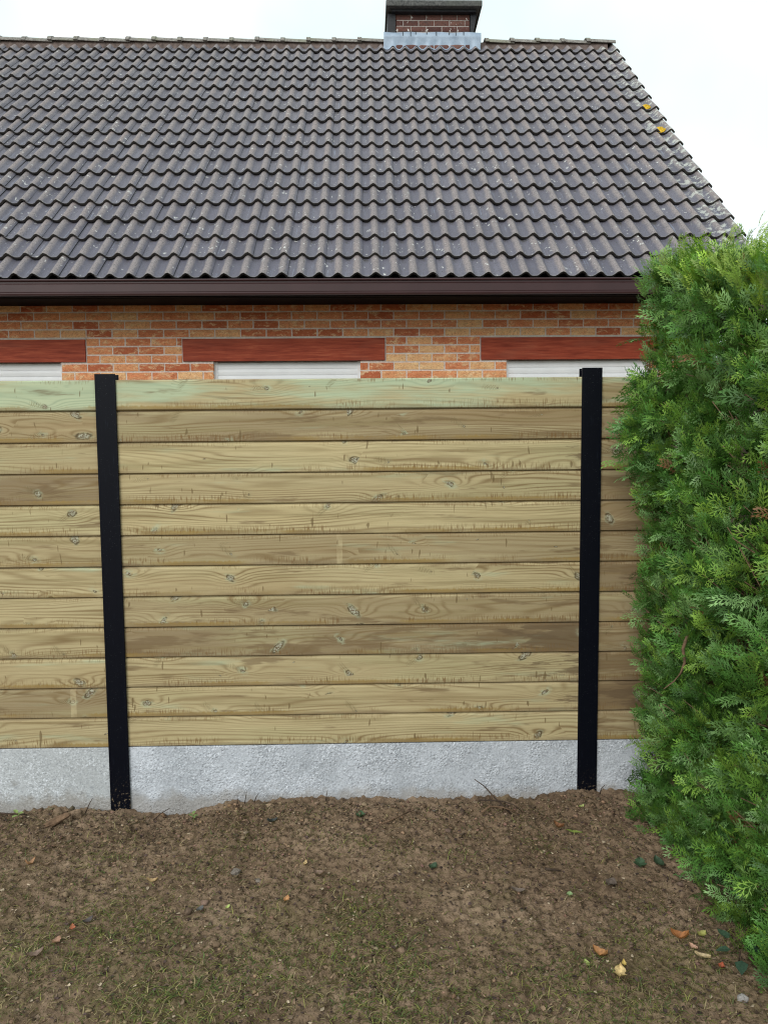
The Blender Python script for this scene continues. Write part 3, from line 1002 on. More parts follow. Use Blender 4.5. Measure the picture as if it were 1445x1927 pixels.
# ------------------------------------------------------------------ hedge
def frond_template(seed, pairs=8):
    """flat scale-leaf spray: axis along +y (length 1), side twigs with lobes in the xy plane, tip drooping"""
    rr = random.Random(seed)
    V, F, T = [], [], []
    def leaf(p, d, L, w):
        px, py = p; dx, dy = d
        nx_, ny_ = -dy, dx
        b = len(V)
        for (t, s) in ((0, 0), (0.45, 1), (1, 0), (0.45, -1)):
            V.append((px + dx * L * t + nx_ * w * s, py + dy * L * t + ny_ * w * s)); T.append(t)
        F.append((b, b + 1, b + 2, b + 3))
    n = pairs
    for i in range(4):
        leaf((0, i * 0.25), (rr.uniform(-.06, .06), 1), 0.32, 0.026)
    for i in range(n):
        t = 0.10 + 0.80 * i / n
        for sgn in (-1, 1):
            tt = t + (0.07 if sgn > 0 else 0)
            L = 0.52 * (math.sin(math.pi * (0.24 + 0.68 * tt)) ** 0.8) * rr.uniform(0.78, 1.15)
            a = R(rr.uniform(34, 50)) * sgn
            d = (math.sin(a), math.cos(a))
            leaf((0, tt), d, L * 0.66, 0.029)
            leaf((d[0] * L * .45, tt + d[1] * L * .45), (math.sin(a * .8), math.cos(a * .8)), L * 0.62, 0.030)
            for q, s2 in ((0.36, 1), (0.58, -1)):
                a2 = a + s2 * sgn * R(rr.uniform(30, 44))
                leaf((d[0] * L * q, tt + d[1] * L * q), (math.sin(a2), math.cos(a2)), L * rr.uniform(0.40, 0.54), 0.026)
    V2 = np.array(V)
    z = -0.30 * V2[:, 1] ** 2.2 - 0.35 * np.abs(V2[:, 0]) ** 1.6
    return np.column_stack([V2, z]), np.array(F), np.array(T)

FT = [frond_template(s, p) for s, p in ((1, 4), (2, 4), (3, 5), (4, 3), (5, 4))]

def frames(axis, nrm):
    y = axis / np.linalg.norm(axis, axis=1, keepdims=True)
    z = nrm - (nrm * y).sum(1, keepdims=True) * y
    z /= np.linalg.norm(z, axis=1, keepdims=True) + 1e-9
    x = np.cross(y, z)
    return np.stack([x, y, z], 2)           # columns

def fronds(P, A, Nn, S, C, templates, tipgain=0.55):
    Vs, Fs, Cs = [], [], []
    off = 0
    which = RNG.integers(0, len(templates), len(P))
    for ti, (V, F, T) in enumerate(templates):
        sel = np.where(which == ti)[0]
        if not len(sel): continue
        M_ = frames(A[sel], Nn[sel]) * S[sel][:, None, None]
        W = np.einsum('nij,vj->nvi', M_, V) + P[sel][:, None, :]
        k = len(V)
        Vs.append(W.reshape(-1, 3))
        Fs.append((F[None] + (np.arange(len(sel)) * k)[:, None, None] + off).reshape(-1, 4))
        off += k * len(sel)
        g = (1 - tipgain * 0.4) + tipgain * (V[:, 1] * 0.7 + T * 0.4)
        Cs.append((C[sel][:, None, :] * g[None, :, None]).reshape(-1, 3))
    return np.concatenate(Vs), np.concatenate(Fs), np.concatenate(Cs)

HX, HXR, HY0, HY1 = 1.165, 1.95, 1.35, 3.36
def top_z(y): return np.interp(y, [1.2, 2.2, 2.5, 3.0, 3.4], [2.03, 2.11, 2.19, 2.31, 2.37])
def face_x(y, z):
    b = (fbm(y, z, 2.2, 3, 91) - 0.5) * 0.09 + (fbm(y, z, 7, 2, 95) - 0.5) * 0.05
    bulge = -0.065 * np.exp(-((y - 3.30) / 0.12) ** 2 - ((z - 1.70) / 0.20) ** 2)
    foot = -0.04 * smooth01((0.30 - z) / 0.3)
    shoulder = 0.035 * smooth01((z - (top_z(y) - 0.16)) / 0.16)
    return HX + b + bulge + foot + shoulder - 0.03 * smooth01((z - 0.3) / 0.4)

def unit(v): return v / (np.linalg.norm(v, axis=1, keepdims=True) + 1e-9)

def shoots(B, D, N, n_fr, ln, size, base_cols, up=0.25, spread=0.9):
    """each shoot: a stem from B along D carrying sprays on alternate sides"""
    k = len(B)
    P, A, NN, S, C = [], [], [], [], []
    side = unit(np.cross(D, N + RNG.normal(0, 0.35, (k, 3))))
    for j in range(n_fr):
        t = (j + 0.5) / n_fr
        p = B + D * (ln * t)[:, None] + np.array([0, 0, -1.0]) * (0.12 * ln * t * t)[:, None]
        sgn = 1 if j % 2 else -1
        if j == n_fr - 1: sgn = 0
        a = unit(D * (1.1 - 0.2 * abs(sgn)) + side * sgn * spread + np.array([0, 0, up]) + RNG.normal(0, 0.22, (k, 3)))
        P.append(p); A.append(a)
        NN.append(unit(np.cross(side, D) + RNG.normal(0, 0.45, (k, 3)) + np.array([0, 0, 0.25])))
        S.append(size * RNG.uniform(0.75, 1.2, k) * (1.0 if sgn else 1.12))
        C.append(base_cols * RNG.uniform(0.82, 1.2, (k, 1)))
    return [np.concatenate(q) for q in (P, A, NN, S, C)]

def hedge_cols(k, dark=1.0):
    pal = np.array([(0.042, 0.112, 0.022), (0.062, 0.155, 0.030), (0.100, 0.200, 0.034), (0.110, 0.210, 0.070), (0.150, 0.260, 0.042), (0.140, 0.245, 0.095)])
    c = pal[RNG.choice(len(pal), k, p=[.2, .25, .2, .15, .12, .08])]
    return c * RNG.uniform(0.72, 1.32, (k, 1)) * dark * np.array([1.10, 1.09, 1.0])

parts = []
# left face
k = 3200
y = 1.45 + (HY1 + 0.02 - 1.45) * RNG.random(k) ** 0.72
z = -0.04 + RNG.random(k) * (top_z(y) + 0.01)
depth = 0.12 * RNG.random(k) ** 1.3
B = np.stack([face_x(y, z) + 0.05 + depth, y, z], 1)
D = unit(np.stack([-np.ones(k) * 0.9, RNG.normal(-0.15, 0.42, k), RNG.normal(0.45, 0.42, k)], 1))
N = np.tile([-1.0, 0, 0], (k, 1))
cols = hedge_cols(k)
dead = RNG.random(k) < 0.008
cols[dead] = (0.17, 0.085, 0.040)
parts.append(shoots(B, D, N, 6, RNG.uniform(0.06, 0.115, k), RNG.uniform(0.038, 0.066, k), cols))
# bulge of longer shoots that hang out in front of the boards
k = 70
y = RNG.normal(3.27, 0.06, k); z = RNG.normal(1.68, 0.13, k)
B = np.stack([face_x(y, z) + 0.05, np.minimum(y, 3.36), z], 1)
D = unit(np.stack([-np.ones(k), RNG.normal(-0.1, 0.25, k), RNG.normal(0.15, 0.4, k)], 1))
parts.append(shoots(B, D, np.tile([-1.0, 0, 0], (k, 1)), 6, RNG.uniform(0.07, 0.125, k), RNG.uniform(0.05, 0.07, k), hedge_cols(k) * np.array([1.15, 1.15, 1.35])))
# upright shoots along the top
k = 800
y = 1.4 + (HY1 + 0.03 - 1.4) * RNG.random(k) ** 0.8
x = 1.125 + RNG.random(k) ** 1.3 * 0.80
z = top_z(y) - 0.10 + (fbm(x, y, 5, 2, 7) - 0.5) * 0.16 - 0.01 * smooth01((1.22 - x) / 0.10)
D = unit(np.stack([RNG.normal(-0.12, 0.25, k), RNG.normal(0, 0.25, k), np.ones(k)], 1))
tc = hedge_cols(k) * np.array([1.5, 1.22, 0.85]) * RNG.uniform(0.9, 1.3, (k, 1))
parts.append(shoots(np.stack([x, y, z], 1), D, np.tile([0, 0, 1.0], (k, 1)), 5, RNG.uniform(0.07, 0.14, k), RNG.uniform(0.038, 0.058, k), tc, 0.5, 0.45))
# a few leaders that overtop it
k = 26
y = RNG.uniform(2.1, 3.36, k); x = RNG.uniform(1.16, 1.6, k)
D = unit(np.stack([RNG.normal(-0.05, 0.12, k), RNG.normal(0, 0.12, k), np.ones(k)], 1))
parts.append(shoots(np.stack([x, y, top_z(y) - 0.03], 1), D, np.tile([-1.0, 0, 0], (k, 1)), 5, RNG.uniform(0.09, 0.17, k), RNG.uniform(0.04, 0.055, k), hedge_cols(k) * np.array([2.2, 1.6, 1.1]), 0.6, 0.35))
# inner layer, larger and sparser, and the far side of the hedge
k = 720
y = RNG.uniform(1.4, HY1, k); z = 0.1 + RNG.random(k) * (top_z(y) - 0.2)
B = np.stack([face_x(y, z) + RNG.uniform(0.24, 0.34, k), y, z], 1)
D = unit(np.stack([-np.ones(k) * 0.8, RNG.normal(0, 0.6, k), RNG.normal(0.3, 0.5, k)], 1))
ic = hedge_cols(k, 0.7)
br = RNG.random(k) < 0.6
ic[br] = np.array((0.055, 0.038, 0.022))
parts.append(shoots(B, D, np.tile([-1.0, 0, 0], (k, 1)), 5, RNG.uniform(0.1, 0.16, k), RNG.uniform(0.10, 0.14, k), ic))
k = 420
y = RNG.uniform(1.4, HY1, k); z = 0.1 + RNG.random(k) * (top_z(y) - 0.2)
B = np.stack([np.full(k, HXR - 0.1) + RNG.uniform(-0.05, 0.05, k), y, z], 1)
D = unit(np.stack([np.ones(k) * 0.9, RNG.normal(0, 0.5, k), RNG.normal(0.35, 0.4, k)], 1))
parts.append(shoots(B, D, np.tile([1.0, 0, 0], (k, 1)), 5, RNG.uniform(0.1, 0.16, k), RNG.uniform(0.10, 0.15, k), hedge_cols(k)))
P, A, NN, S, C = [np.concatenate(q) for q in zip(*parts)]
ok = P[:, 1] < 3.44
P, A, NN, S, C = P[ok], A[ok], NN[ok], S[ok], C[ok]
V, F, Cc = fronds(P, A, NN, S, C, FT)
V[:, 1] = np.minimum(V[:, 1], 3.478 + 0.0 * V[:, 0])
hedge = thing('hedge', 'tall clipped green conifer hedge standing in front of the fence at right', 'hedge', (1.5, 2.4, 0.0))
def in_hedge(o):
    o.parent = hedge
    o.matrix_parent_inverse = Matrix.Translation((-1.5, -2.4, 0))
    return o
kind(in_hedge(big_mesh('foliage', V, F, MAT['foliage'], None, Cc)), 'stuff')
rh = random.Random(19)
for y in (1.6, 2.05, 2.5, 2.95, 3.3):
    x = 1.52 + rh.uniform(-.05, .05)
    pts = [(x + rh.uniform(-.02, .02) * i, y + rh.uniform(-.02, .02) * i, -0.1 + 0.325 * i) for i in range(7)]
    in_hedge(MB().tube(pts, [0.034, 0.03, 0.026, 0.021, 0.016, 0.011, 0.006], 8).obj('trunk', MAT['bark'], None, True))
mb = MB()
for i in range(480):                         # the bare inner twigs seen through the gaps
    y = rh.uniform(1.7, 3.34); z = rh.uniform(0.08, 1.95)
    fx = float(face_x(np.array([y]), np.array([z]))[0])
    p0 = Vector((fx + rh.uniform(0.16, 0.30), y, z - rh.uniform(0.05, 0.2)))
    p3 = Vector((fx + rh.uniform(-0.03, 0.08), y + rh.gauss(0, .07), z + rh.uniform(-0.02, 0.12)))
    if p3.y > 3.42: continue
    mid_ = (p0 + p3) / 2 + Vector((rh.gauss(0, .01), rh.gauss(0, .02), rh.gauss(-.015, .015)))
    mb.tube([p0, mid_, p3], [0.0036, 0.0030, 0.0014], 5)
kind(in_hedge(mb.obj('inner_twig', MAT['bark'], None, True)), 'stuff')
in_hedge(MB().tube([(1.10, 2.75, 0.93), (1.083, 2.748, 0.88), (1.090, 2.745, 0.83), (1.075, 2.742, 0.79), (1.050, 2.74, 0.762), (1.012, 2.735, 0.735)],
                   [0.0055, 0.006, 0.005, 0.004, 0.003, 0.0015], 7).obj('broken_branch', MAT['bark'], None, True))

# ------------------------------------------------------------------ loose soil, grass, litter (uncountable)
def ico():
    t = (1 + 5 ** .5) / 2
    v = np.array([(-1, t, 0), (1, t, 0), (-1, -t, 0), (1, -t, 0), (0, -1, t), (0, 1, t), (0, -1, -t), (0, 1, -t), (t, 0, -1), (t, 0, 1), (-t, 0, -1), (-t, 0, 1)])
    f = np.array([(0, 11, 5), (0, 5, 1), (0, 1, 7), (0, 7, 10), (0, 10, 11), (1, 5, 9), (5, 11, 4), (11, 10, 2), (10, 7, 6), (7, 1, 8), (3, 9, 4), (3, 4, 2), (3, 2, 6), (3, 6, 8), (3, 8, 9), (4, 9, 5), (2, 4, 11), (6, 2, 10), (8, 6, 7), (9, 8, 1)])
    return v / np.linalg.norm(v[0]), f

def scatter_xy(k, y0=1.85, y1=3.43, x0=-1.95, x1=1.45, pw=1.0):
    y = y0 + (y1 - y0) * RNG.random(k) ** pw
    x = x0 + (x1 - x0) * RNG.random(k)
    return x, y

def clods():
    v0, f0 = ico()
    k = 15000
    x, y = scatter_xy(k, pw=0.8)
    dens = fbm(x, y, 5, 3, 60)
    keep = (dens + 0.35 * smooth01((y - 2.9) / 0.45) + RNG.random(k) * 0.25) > 0.60
    x, y = x[keep], y[keep]; k = len(x)
    s = 0.0018 + 0.0065 * RNG.random(k) ** 3.0 + 0.004 * smooth01((y - 3.1) / 0.3) * RNG.random(k)
    big = (RNG.random(k) < 0.012 + 0.028 * smooth01((y - 3.0) / 0.3))
    s = s + big * RNG.uniform(0.002, 0.010, k)
    W = v0[None] * RNG.uniform(0.35, 1.5, (k, len(v0), 1))
    W = W * np.stack([RNG.uniform(.8, 1.4, k), RNG.uniform(.7, 1.3, k), RNG.uniform(.5, .9, k)], 1)[:, None, :] * s[:, None, None]
    W = W + np.stack([x, y, ground_z(x, y) + s * 0.15], 1)[:, None, :]
    F = (f0[None] + (np.arange(k) * len(v0))[:, None, None]).reshape(-1, 3)
    c = np.array([0.190, 0.131, 0.087]) * RNG.uniform(0.35, 1.35, (k, 1)) * (1 + RNG.normal(0, .06, (k, 3)))
    return kind(big_mesh('soil_crumbs', W.reshape(-1, 3), F, MAT['bits'], None, np.repeat(np.clip(c, 0.01, 1), len(v0), 0)), 'stuff')
clods()

TUFTS = [(-0.09, 3.019, .055, 1.0), (-1.035, 2.567, .05, 1), (-0.173, 2.757, .06, .9), (-1.105, 2.917, .10, .7), (-0.07, 2.588, .10, 1.0), (-0.85, 2.50, .14, .7),
         (-1.0, 2.38, .16, .8), (-0.35, 2.30, .16, .9), (0.05, 2.20, .2, .9), (-0.62, 2.16, .22, 1), (0.45, 2.15, .2, .7), (0.75, 2.07, .14, 1.1), (-0.10, 2.40, .10, .8),
         (0.30, 2.95, .08, .5), (-0.70, 2.85, .09, .5), (-1.3, 2.15, .2, 1.0), (0.05, 2.98, .06, .6), (0.92, 2.18, .12, .7), (-0.62, 3.05, .12, .35), (-0.25, 3.08, .10, .4), (0.62, 3.0, .09, .3), (-1.5, 2.6, .15, .6)]
def green_density(x, y):
    d = np.zeros_like(x)
    for tx, ty, r, a in TUFTS:
        d += a * np.exp(-((x - tx) ** 2 + (y - ty) ** 2) / (r * r))
    patch = smooth01((fbm(x, y, 3.3, 4, 140) - 0.46) / 0.2)
    return d * 0.8 + patch * (0.12 + 0.58 * smooth01((2.68 - y) / 0.5))

def blades(name, k, len_rng, wid, lie, pal, density, floor=0.0):
    x, y = scatter_xy(k, 1.82, 3.40)
    keep = RNG.random(k) < np.clip(density(x, y) + floor, 0, 1)
    keep &= ~((x > 1.2) & (y > 1.9))
    x, y = x[keep], y[keep]; k = len(x)
    clump = vnoise(x * 45, y * 45, 77)
    L = RNG.uniform(*len_rng, k) * (0.55 + 0.8 * clump)
    th = RNG.uniform(0, 2 * np.pi, k)
    lean = np.clip(RNG.normal(lie, 0.22, k), 0.1, 1.5)
    dx, dy = np.cos(th), np.sin(th)
    base = np.stack([x, y, ground_z(x, y) - 0.002], 1)
    side = np.stack([-dy, dx, np.zeros(k)], 1)
    V = []
    for t, w in ((0, 1.0), (0.38, 0.85), (0.72, 0.55), (1.0, 0.06)):
        a = lean * (0.55 + 0.75 * t)
        p = base + np.stack([dx * np.sin(a), dy * np.sin(a), np.cos(np.minimum(a, 1.62))], 1) * (L * t)[:, None]
        ww = (wid * w * RNG.uniform(0.8, 1.2, k))[:, None]
        V += [p - side * ww, p + side * ww]
    V = np.stack(V, 1)
    F = np.array([(0, 1, 3, 2), (2, 3, 5, 4), (4, 5, 7, 6)])
    F = (F[None] + (np.arange(k) * 8)[:, None, None]).reshape(-1, 4)
    pal = np.array(pal)
    c = pal[RNG.integers(0, len(pal), k)] * RNG.uniform(0.7, 1.3, (k, 1))
    return kind(big_mesh(name, V.reshape(-1, 3), F, MAT['grass'], None, np.repeat(c, 8, 0)), 'stuff')
blades('grass', 66000, (0.014, 0.046), 0.0013, 1.3,
       [(0.13, 0.155, 0.042), (0.18, 0.195, 0.050), (0.10, 0.130, 0.046), (0.25, 0.24, 0.075), (0.09, 0.140, 0.040), (0.34, 0.28, 0.15)], green_density)
blades('moss', 130000, (0.006, 0.016), 0.0010, 1.0, [(0.095, 0.085, 0.026), (0.13, 0.115, 0.030), (0.085, 0.07, 0.028), (0.12, 0.085, 0.045)],
       lambda x, y: green_density(x, y) * 0.9 + 0.50 * smooth01((fbm(x, y, 5, 4, 210) - 0.48) / 0.15), 0.05)
blades('dry_straw', 20000, (0.014, 0.060), 0.0011, 1.45, [(0.24, 0.18, 0.095), (0.30, 0.235, 0.13), (0.17, 0.115, 0.07), (0.12, 0.08, 0.05), (0.36, 0.29, 0.17)],
       lambda x, y: 0.25 + 0.5 * smooth01((fbm(x, y, 4, 2, 300) - 0.4) / 0.3))
def flakes():
    k = 22000
    x, y = scatter_xy(k, 1.84, 3.40)
    th = RNG.uniform(0, 6.28, k)
    s = 0.0020 + 0.0075 * RNG.random(k) ** 2.6
    ring = np.stack([np.cos(np.arange(6) * 1.047), np.sin(np.arange(6) * 1.047), np.zeros(6)], 1)
    W = ring[None] * RNG.uniform(0.55, 1.2, (k, 6, 1)) * s[:, None, None]
    W[:, :, 1] *= RNG.uniform(0.4, 0.9, (k, 1))
    W[:, :, 2] = RNG.uniform(-0.25, 0.5, (k, 6)) * s[:, None]
    ca, sa = np.cos(th)[:, None], np.sin(th)[:, None]
    X = W[:, :, 0] * ca - W[:, :, 1] * sa; Y = W[:, :, 0] * sa + W[:, :, 1] * ca
    W = np.stack([X, Y, W[:, :, 2]], 2) + np.stack([x, y, ground_z(x, y) + 0.003], 1)[:, None, :]
    F = (np.array([(0, 1, 2, 3), (0, 3, 4, 5)])[None] + (np.arange(k) * 6)[:, None, None]).reshape(-1, 4)
    pal = np.array([(0.06, 0.04, 0.028), (0.10, 0.07, 0.045), (0.16, 0.115, 0.08), (0.25, 0.17, 0.11), (0.09, 0.06, 0.055), (0.40, 0.32, 0.23), (0.05, 0.034, 0.03)])
    c = pal[RNG.choice(7, k, p=[.14, .17, .23, .20, .10, .04, .12])] * RNG.uniform(0.8, 1.2, (k, 1))
    return kind(big_mesh('leaf_litter', W.reshape(-1, 3), F, MAT['bits'], None, np.repeat(c, 6, 0)), 'stuff')
flakes()

# ------------------------------------------------------------------ single leaves, twigs, stones
def leaf_obj(name, label, cat, x, y, L, Wd, rot, c, curl=0.3, fold=0.35, lobes=0.0, tilt=0.0, seed=0, group=None, lift=0.004):
    rr = random.Random(seed * 31 + int(x * 100))
    n = 8
    V, F = [], []
    for i in range(n + 1):
        t = i / n
        w = Wd * 0.5 * (math.sin(math.pi * min(1, t * 0.96 + 0.04)) ** 0.75) * (1 + lobes * math.sin(t * 19 + seed))
        zc = curl * L * ((t - 0.5) ** 2 * 2.2) + rr.uniform(-0.02, 0.02) * L
        for s in (-1, -0.5, 0, 0.5, 1):
            V.append(((t - 0.5) * L, s * w + rr.uniform(-.02, .02) * Wd, zc + fold * Wd * abs(s) ** 1.4 * 0.6 + rr.uniform(-0.03, 0.03) * Wd))
    for i in range(n):
        for j in range(4):
            a = i * 5 + j
            F.append((a, a + 5, a + 6, a + 1))
    # stalk
    b = len(V)
    V += [(-L * 0.5, -0.0007, V[2][2]), (-L * 0.5, 0.0007, V[2][2]), (-L * 0.72, 0.0, V[2][2] + 0.002), ]
    F.append((b, b + 1, b + 2))
    Vn = np.array(V)
    cc = np.tile(np.array(c), (len(V), 1)) * (1 + RNG.normal(0, 0.10, (len(V), 1)))
    cc[2:45:5] *= 1.18                       # paler midrib
    o = mesh_obj(name, V, F, MAT['leaf'], None, True)
    a = o.data.attributes.new('col', 'FLOAT_COLOR', 'POINT')
    a.data.foreach_set('color', np.concatenate([np.clip(cc, 0, 1), np.ones((len(V), 1))], 1).astype(np.float32).ravel())
    o.location = (x, y, gz(x, y) + lift + 0.004)
    o.rotation_euler = (tilt, rr.uniform(-.15, .15), rot)
    return tag(o, label, cat, group)

TAN, RUST, CREAM, GREEN, LIME, DGREEN, GREY, RED, PINK = (0.40, 0.20, 0.085), (0.24, 0.105, 0.045), (0.55, 0.41, 0.20), (0.20, 0.26, 0.075), (0.34, 0.40, 0.13), (0.028, 0.058, 0.034), (0.11, 0.09, 0.08), (0.38, 0.10, 0.05), (0.50, 0.30, 0.21)
LG = 'fallen leaves on the soil'
leaves = [
    ('crumpled tan leaf lying left of the two yellow leaves near the hedge', .680, 2.337, .050, .036, 2.4, TAN, .5, .5, .25),
    ('crumpled cream yellow leaf, lowest of the big dry leaves near the hedge', .705, 2.214, .048, .034, 1.2, CREAM, .55, .5, .35),
    ('small yellow curled leaf just above the crumpled cream yellow leaf', .735, 2.272, .026, .014, 1.4, (0.50, 0.36, 0.11), .5, .4, .2),
    ('small oval lime green leaf beside the crumpled tan leaf', .621, 2.280, .032, .018, 1.75, LIME, .2, .3, 0),
    ('curled orange brown leaf, largest dry leaf near the hedge foot', .955, 2.390, .056, .034, 2.75, (0.36, 0.15, 0.055), .6, .7, .1),
    ('pale pink leaf tip touching the curled orange brown leaf', .982, 2.350, .030, .022, 2.2, PINK, .3, .4, .3),
    ('yellow green leaf between the orange brown leaf and the hedge', 1.031, 2.406, .038, .026, .5, (0.34, 0.33, 0.10), .4, .4, .2),
    ('narrow beige leaf curled lengthwise near the ivy plant', .984, 2.284, .048, .017, 2.7, (0.44, 0.34, 0.2), .2, .9, 0),
    ('small bright orange red leaf under the ivy plant', 1.024, 2.242, .024, .018, .8, RED, .5, .5, .4),
    ('long green leaf lying flat near the right fence post', .781, 3.092, .062, .022, 3.0, (0.19, 0.24, 0.055), .12, .25, 0),
    ('rusty brown curled leaf beside the long green leaf', .728, 3.137, .044, .030, 2.6, (0.22, 0.10, 0.045), .6, .7, .1),
    ('light green leaf at the foot of the right fence post', .868, 3.310, .034, .020, .6, (0.33, 0.38, 0.13), .35, .4, 0),
    ('small orange tan leaf alone on bare soil below the fence centre', -.359, 2.623, .027, .022, 1.1, (0.46, 0.24, 0.11), .4, .4, .2),
    ('pale beige leaf with grass beside it below the left fence post', -.876, 2.747, .040, .022, .2, (0.42, 0.29, 0.15), .5, .5, .2),
    ('grey brown rounded leaf below the middle of the fence', -.257, 2.812, .046, .028, 2.9, (0.20, 0.135, 0.10), .45, .6, 0),
    ('small cream leaf above the grey brown rounded leaf', -.318, 2.866, .026, .016, 1.2, (0.52, 0.38, 0.2), .5, .5, .2),
    ('small red leaf at the lower left of the soil', -1.056, 2.458, .024, .018, 1.9, (0.38, 0.13, 0.07), .4, .4, .2),
    ('dark grey leaf beside the small red leaf at left', -1.020, 2.505, .036, .022, .7, (0.085, 0.07, 0.07), .4, .5, .1),
    ('tan pink leaf below the small red leaf at left', -1.079, 2.386, .032, .026, 1.2, (0.38, 0.22, 0.15), .4, .4, .2),
    ('tiny pale green leaf left of the orange tan leaf', -.565, 2.603, .022, .014, .9, LIME, .3, .3, 0),
    ('slate grey leaf left of the tiny pale green leaf', -.653, 2.563, .030, .020, .9, (0.10, 0.10, 0.10), .3, .4, 0),
    ('dark green lobed leaf against the soil bank at fence centre', -.116, 3.291, .050, .040, 1.5, (0.06, 0.11, 0.055), .4, .35, .25),
    ('blackish leaf on the soil bank left of fence centre', -.499, 3.225, .046, .026, .4, (0.035, 0.04, 0.038), .5, .6, .2),
    ('dark green leaf lying alone on bare soil right of centre', .176, 2.833, .042, .032, .9, (0.045, 0.08, 0.045), .3, .4, .3),
    ('lobed dark green leaf, left of two near the hedge foot', .975, 2.843, .056, .046, 1.3, (0.045, 0.085, 0.045), .3, .3, .3),
    ('broad dark green leaf, right of two near the hedge foot', 1.050, 2.850, .066, .034, 1.7, (0.035, 0.062, 0.034), .25, .3, .05),
    ('pale green leaf alone on soil below the right fence post', .646, 2.606, .026, .022, 1.3, (0.24, 0.33, 0.16), .3, .3, .1),
    ('curled tan leaf standing up on the soil at far left', -1.397, 2.889, .044, .020, 1.0, (0.36, 0.20, 0.11), .8, .6, .2),
    ('thin brown leaf right of the curled tan leaf at far left', -1.335, 2.889, .042, .014, .4, (0.19, 0.125, 0.08), .5, .7, 0),
    ('brown grey leaf at the bottom left corner of the soil', -1.110, 2.311, .050, .026, .5, (0.19, 0.13, 0.10), .4, .5, .2),
    ('wide grey brown flat leaf between right post and hedge foot', .826, 2.717, .052, .040, .9, (0.13, 0.10, 0.085), .15, .2, .1),
    ('grey brown rounded leaf below the bare patch right of centre', .478, 2.694, .050, .026, 2.9, (0.15, 0.115, 0.095), .3, .5, 0),
]
for i, (lab, x, y, L, Wd, rot, c, cu, fo, lo) in enumerate(leaves):
    leaf_obj('fallen_leaf', lab, 'leaf', x, y, L, Wd, rot, c, cu, fo, lo, 0.0, i, LG)

# ivy seedling by the hedge: stem and five leaves
ivy = thing('ivy_plant', 'small dark green ivy plant on the soil below the hedge', 'plant', (1.10, 2.29, gz(1.10, 2.29)))
def ivy_leaf(px, py, pz, L, rot, tilt, c):
    pts = [(0, 0), (.28, .38), (.62, .30), (1.0, 0), (.62, -.30), (.28, -.38)]
    V = [(a * L, b * L, 0.10 * L * (abs(b) * 2) - 0.12 * L * a * a) for a, b in pts] + [(.45 * L, 0, -0.03 * L)]
    F = [(i, (i + 1) % 6, 6) for i in range(6)]
    o = mesh_obj('leaf', V, F, MAT['leaf'], ivy, True)
    a = o.data.attributes.new('col', 'FLOAT_COLOR', 'POINT')
    a.data.foreach_set('color', np.tile(np.array(list(c) + [1.0]), (7, 1)).astype(np.float32).ravel())
    o.location = (px, py, pz); o.rotation_euler = (0.1, tilt, rot)
for q in [(-.02, .03, .055, .048, 1.9, -.2, (.050, .095, .058)), (.015, .0, .05, .056, -.5, .1, (.035, .075, .042)), (-.03, -.01, .045, .046, 2.9, .1, (.045, .090, .055)),
          (-.01, -.04, .030, .050, -2.0, .2, (.030, .066, .040)), (.03, .03, .040, .050, .6, .1, (.026, .056, .034)), (-.015, .06, .035, .040, 1.2, 0, (.055, .10, .06))]:
    ivy_leaf(*q)
MB().tube([(0, 0, -.01), (.005, 0, .03), (-.01, .01, .055)], [.0022, .0018, .001], 5).obj('stem', MAT['dark_twig'], ivy, True)

def sprout(label, x, y, h, n, c):
    t = thing('seedling', label, 'plant', (x, y, gz(x, y)), 0, 'green seedlings along the fence foot')
    MB().tube([(0, 0, -.01), (.004, 0, h * .5), (.0, .002, h)], [.0014, .0012, .0008], 5).obj('stem', MAT['grass_stem'], t, True)
    for i in range(n):
        a = 6.28 * i / n + x * 7
        L = h * 0.75
        pts = [(0, 0), (.35, .30), (.75, .27), (1.0, 0), (.75, -.27), (.35, -.30)]
        V = [(p * L, q * L, 0.15 * L * abs(q) * 2 - .15 * L * p * p) for p, q in pts]
        o = mesh_obj('leaf', V, [(0, 1, 2, 3), (0, 3, 4, 5)], MAT['leaf'], t, True)
        at = o.data.attributes.new('col', 'FLOAT_COLOR', 'POINT')
        at.data.foreach_set('color', np.tile(np.array(list(c) + [1.0]), (6, 1)).astype(np.float32).ravel())
        o.location = (0, 0, h * (0.8 + 0.2 * (i % 2))); o.rotation_euler = (0, -0.2 - .3 * (i % 2), a)
MAT['grass_stem'] = plain('green_stem', (0.16, 0.20, 0.06), 0.6, 0.3)
sprout('light green seedling at the foot of the left concrete board', -1.638, 3.30, .040, 4, (.26, .36, .12))
sprout('round leaved green seedling right of the left fence post', -.872, 3.345, .032, 5, (.17, .24, .08))

TG = 'twigs on the soil along the fence'
def twig(label, pts, rad, mat='dark_twig', group=TG):
    zs = [(x, y, gz(x, y) + h + 0.009) for x, y, h in pts]
    n = len(zs)
    return tag(MB().tube(zs, [rad * (1 - 0.55 * i / (n - 1)) for i in range(n)], 7).obj('twig', MAT[mat], None, True), label, 'twig', group)
twig('long dark twig leaning on the concrete board left of the right post', [(.56, 3.33, .004), (.50, 3.36, .035), (.45, 3.40, .065), (.405, 3.425, .095)], .0042)
twig('arched dark twig in front of the concrete near the right post', [(.42, 3.38, .006), (.46, 3.37, .028), (.52, 3.35, .035), (.57, 3.34, .030), (.60, 3.33, .004)], .0040)
twig('thick brown twig lying below the arched dark twig', [(.42, 3.27, .008), (.46, 3.31, .02), (.52, 3.325, .018), (.58, 3.315, .008)], .0055, 'bark')
twig('brown stick lying on soil right of fence centre', [(-.02, 3.165, .006), (.04, 3.215, .012), (.10, 3.275, .008)], .0050, 'bark')
twig('thin upright twig, leftmost of three left of fence centre', [(-.683, 3.41, 0), (-.684, 3.413, .045)], .0022)
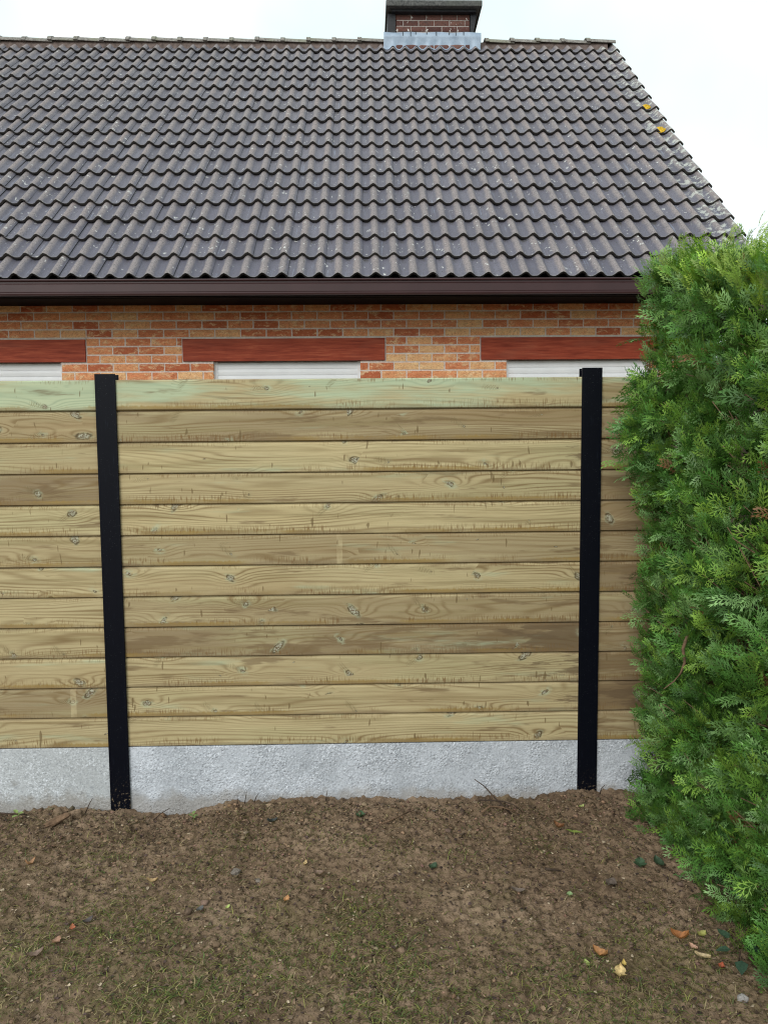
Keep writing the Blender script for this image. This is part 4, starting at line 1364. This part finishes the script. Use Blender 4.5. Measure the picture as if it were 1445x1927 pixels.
twig('thin upright twig, middle of three left of fence centre', [(-.650, 3.41, 0), (-.640, 3.415, .055)], .0022)
twig('forked upright twig, rightmost of three left of fence centre', [(-.605, 3.40, 0), (-.596, 3.408, .030), (-.585, 3.41, .048)], .0025)
twig('single short upright twig near the middle of the concrete board', [(-.277, 3.41, 0), (-.272, 3.415, .040)], .0028)
twig('short curved twig standing just right of the right post', [(.985, 3.43, 0), (.99, 3.43, .022), (1.005, 3.425, .042)], .0036)
twig('short leaning twig just left of the left post', [(-1.375, 3.385, 0), (-1.355, 3.40, .045), (-1.345, 3.405, .062)], .0028)
twig('bent dark twig leaning on the concrete right of the left post', [(-1.06, 3.37, .004), (-1.03, 3.39, .03), (-.99, 3.40, .045)], .0030)
twig('long dark root lying along the concrete at far left', [(-1.95, 3.36, .012), (-1.75, 3.36, .02), (-1.62, 3.34, .008)], .0055)
twig('pale bent stick on soil below the left part of the fence', [(-.83, 2.90, .006), (-.80, 2.925, .014), (-.765, 2.90, .006)], .0022, 'bark')
twig('dark stick lying on bare soil below the right post', [(.60, 2.80, .004), (.66, 2.795, .006)], .0048)

def lump(name, label, cat, x, y, sx, sy, sz, mat, rot=0, seed=1, tilt=0.0, lift=0.3):
    rr = random.Random(seed)
    V, F = [], []
    nu, nw = 10, 6
    V.append((0, 0, -sz))
    for j in range(1, nw):
        p = -math.pi / 2 + math.pi * j / nw
        for i in range(nu):
            t = 2 * math.pi * i / nu
            q = 1 + rr.uniform(-.16, .16)
            V.append((sx * q * math.cos(p) * math.cos(t), sy * q * math.cos(p) * math.sin(t), sz * q * math.sin(p)))
    V.append((0, 0, sz))
    for i in range(nu):
        j = (i + 1) % nu
        F.append((0, 1 + j, 1 + i))
        for k in range(nw - 2):
            a = 1 + k * nu
            F.append((a + i, a + j, a + nu + j, a + nu + i))
        a = 1 + (nw - 2) * nu
        F.append((a + i, a + j, len(V) - 1))
    o = mesh_obj(name, V, F, mat)
    o.location = (x, y, gz(x, y) + sz * lift); o.rotation_euler = (0, tilt, rot)
    return tag(o, label, cat)
lump('bark_chunk', 'brown chunk of bark tilted on the soil at left near concrete', 'bark', -1.46, 3.285, .058, .020, .016, MAT['bark'], .45, 3, -.30, .9)
lump('soil_clod', 'dark lump of soil against the concrete above the bark chunk', 'clod', -1.405, 3.36, .030, .022, .022, MAT['soil'], .2, 5)
lump('stone', 'rounded grey brown stone on soil, larger of two left of centre', 'stone', -.578, 2.816, .020, .016, .012, MAT['stone'], .5, 6)
lump('stone', 'flat grey brown stone, smaller of two left of centre', 'stone', -.491, 2.796, .017, .012, .006, MAT['stone'], -.3, 7)
lump('stone', 'pale grey stone in the bottom right corner under the hedge', 'stone', 1.033, 2.120, .018, .014, .012, plain('pale_stone', (0.32, 0.30, 0.29), 0.8), .3, 8)

scene.cycles.use_adaptive_sampling = True
scene.cycles.max_bounces = 6
scene.cycles.diffuse_bounces = 3
scene.cycles.glossy_bounces = 2
scene.cycles.transmission_bounces = 3
scene.cycles.transparent_max_bounces = 4
scene.cycles.pixel_filter_type = 'BLACKMAN_HARRIS'
scene.cycles.filter_width = 1.15
scene.cycles.use_denoising = True
scene.view_layers[0].cycles.use_denoising = True
scene.cycles.denoising_prefilter = 'NONE'
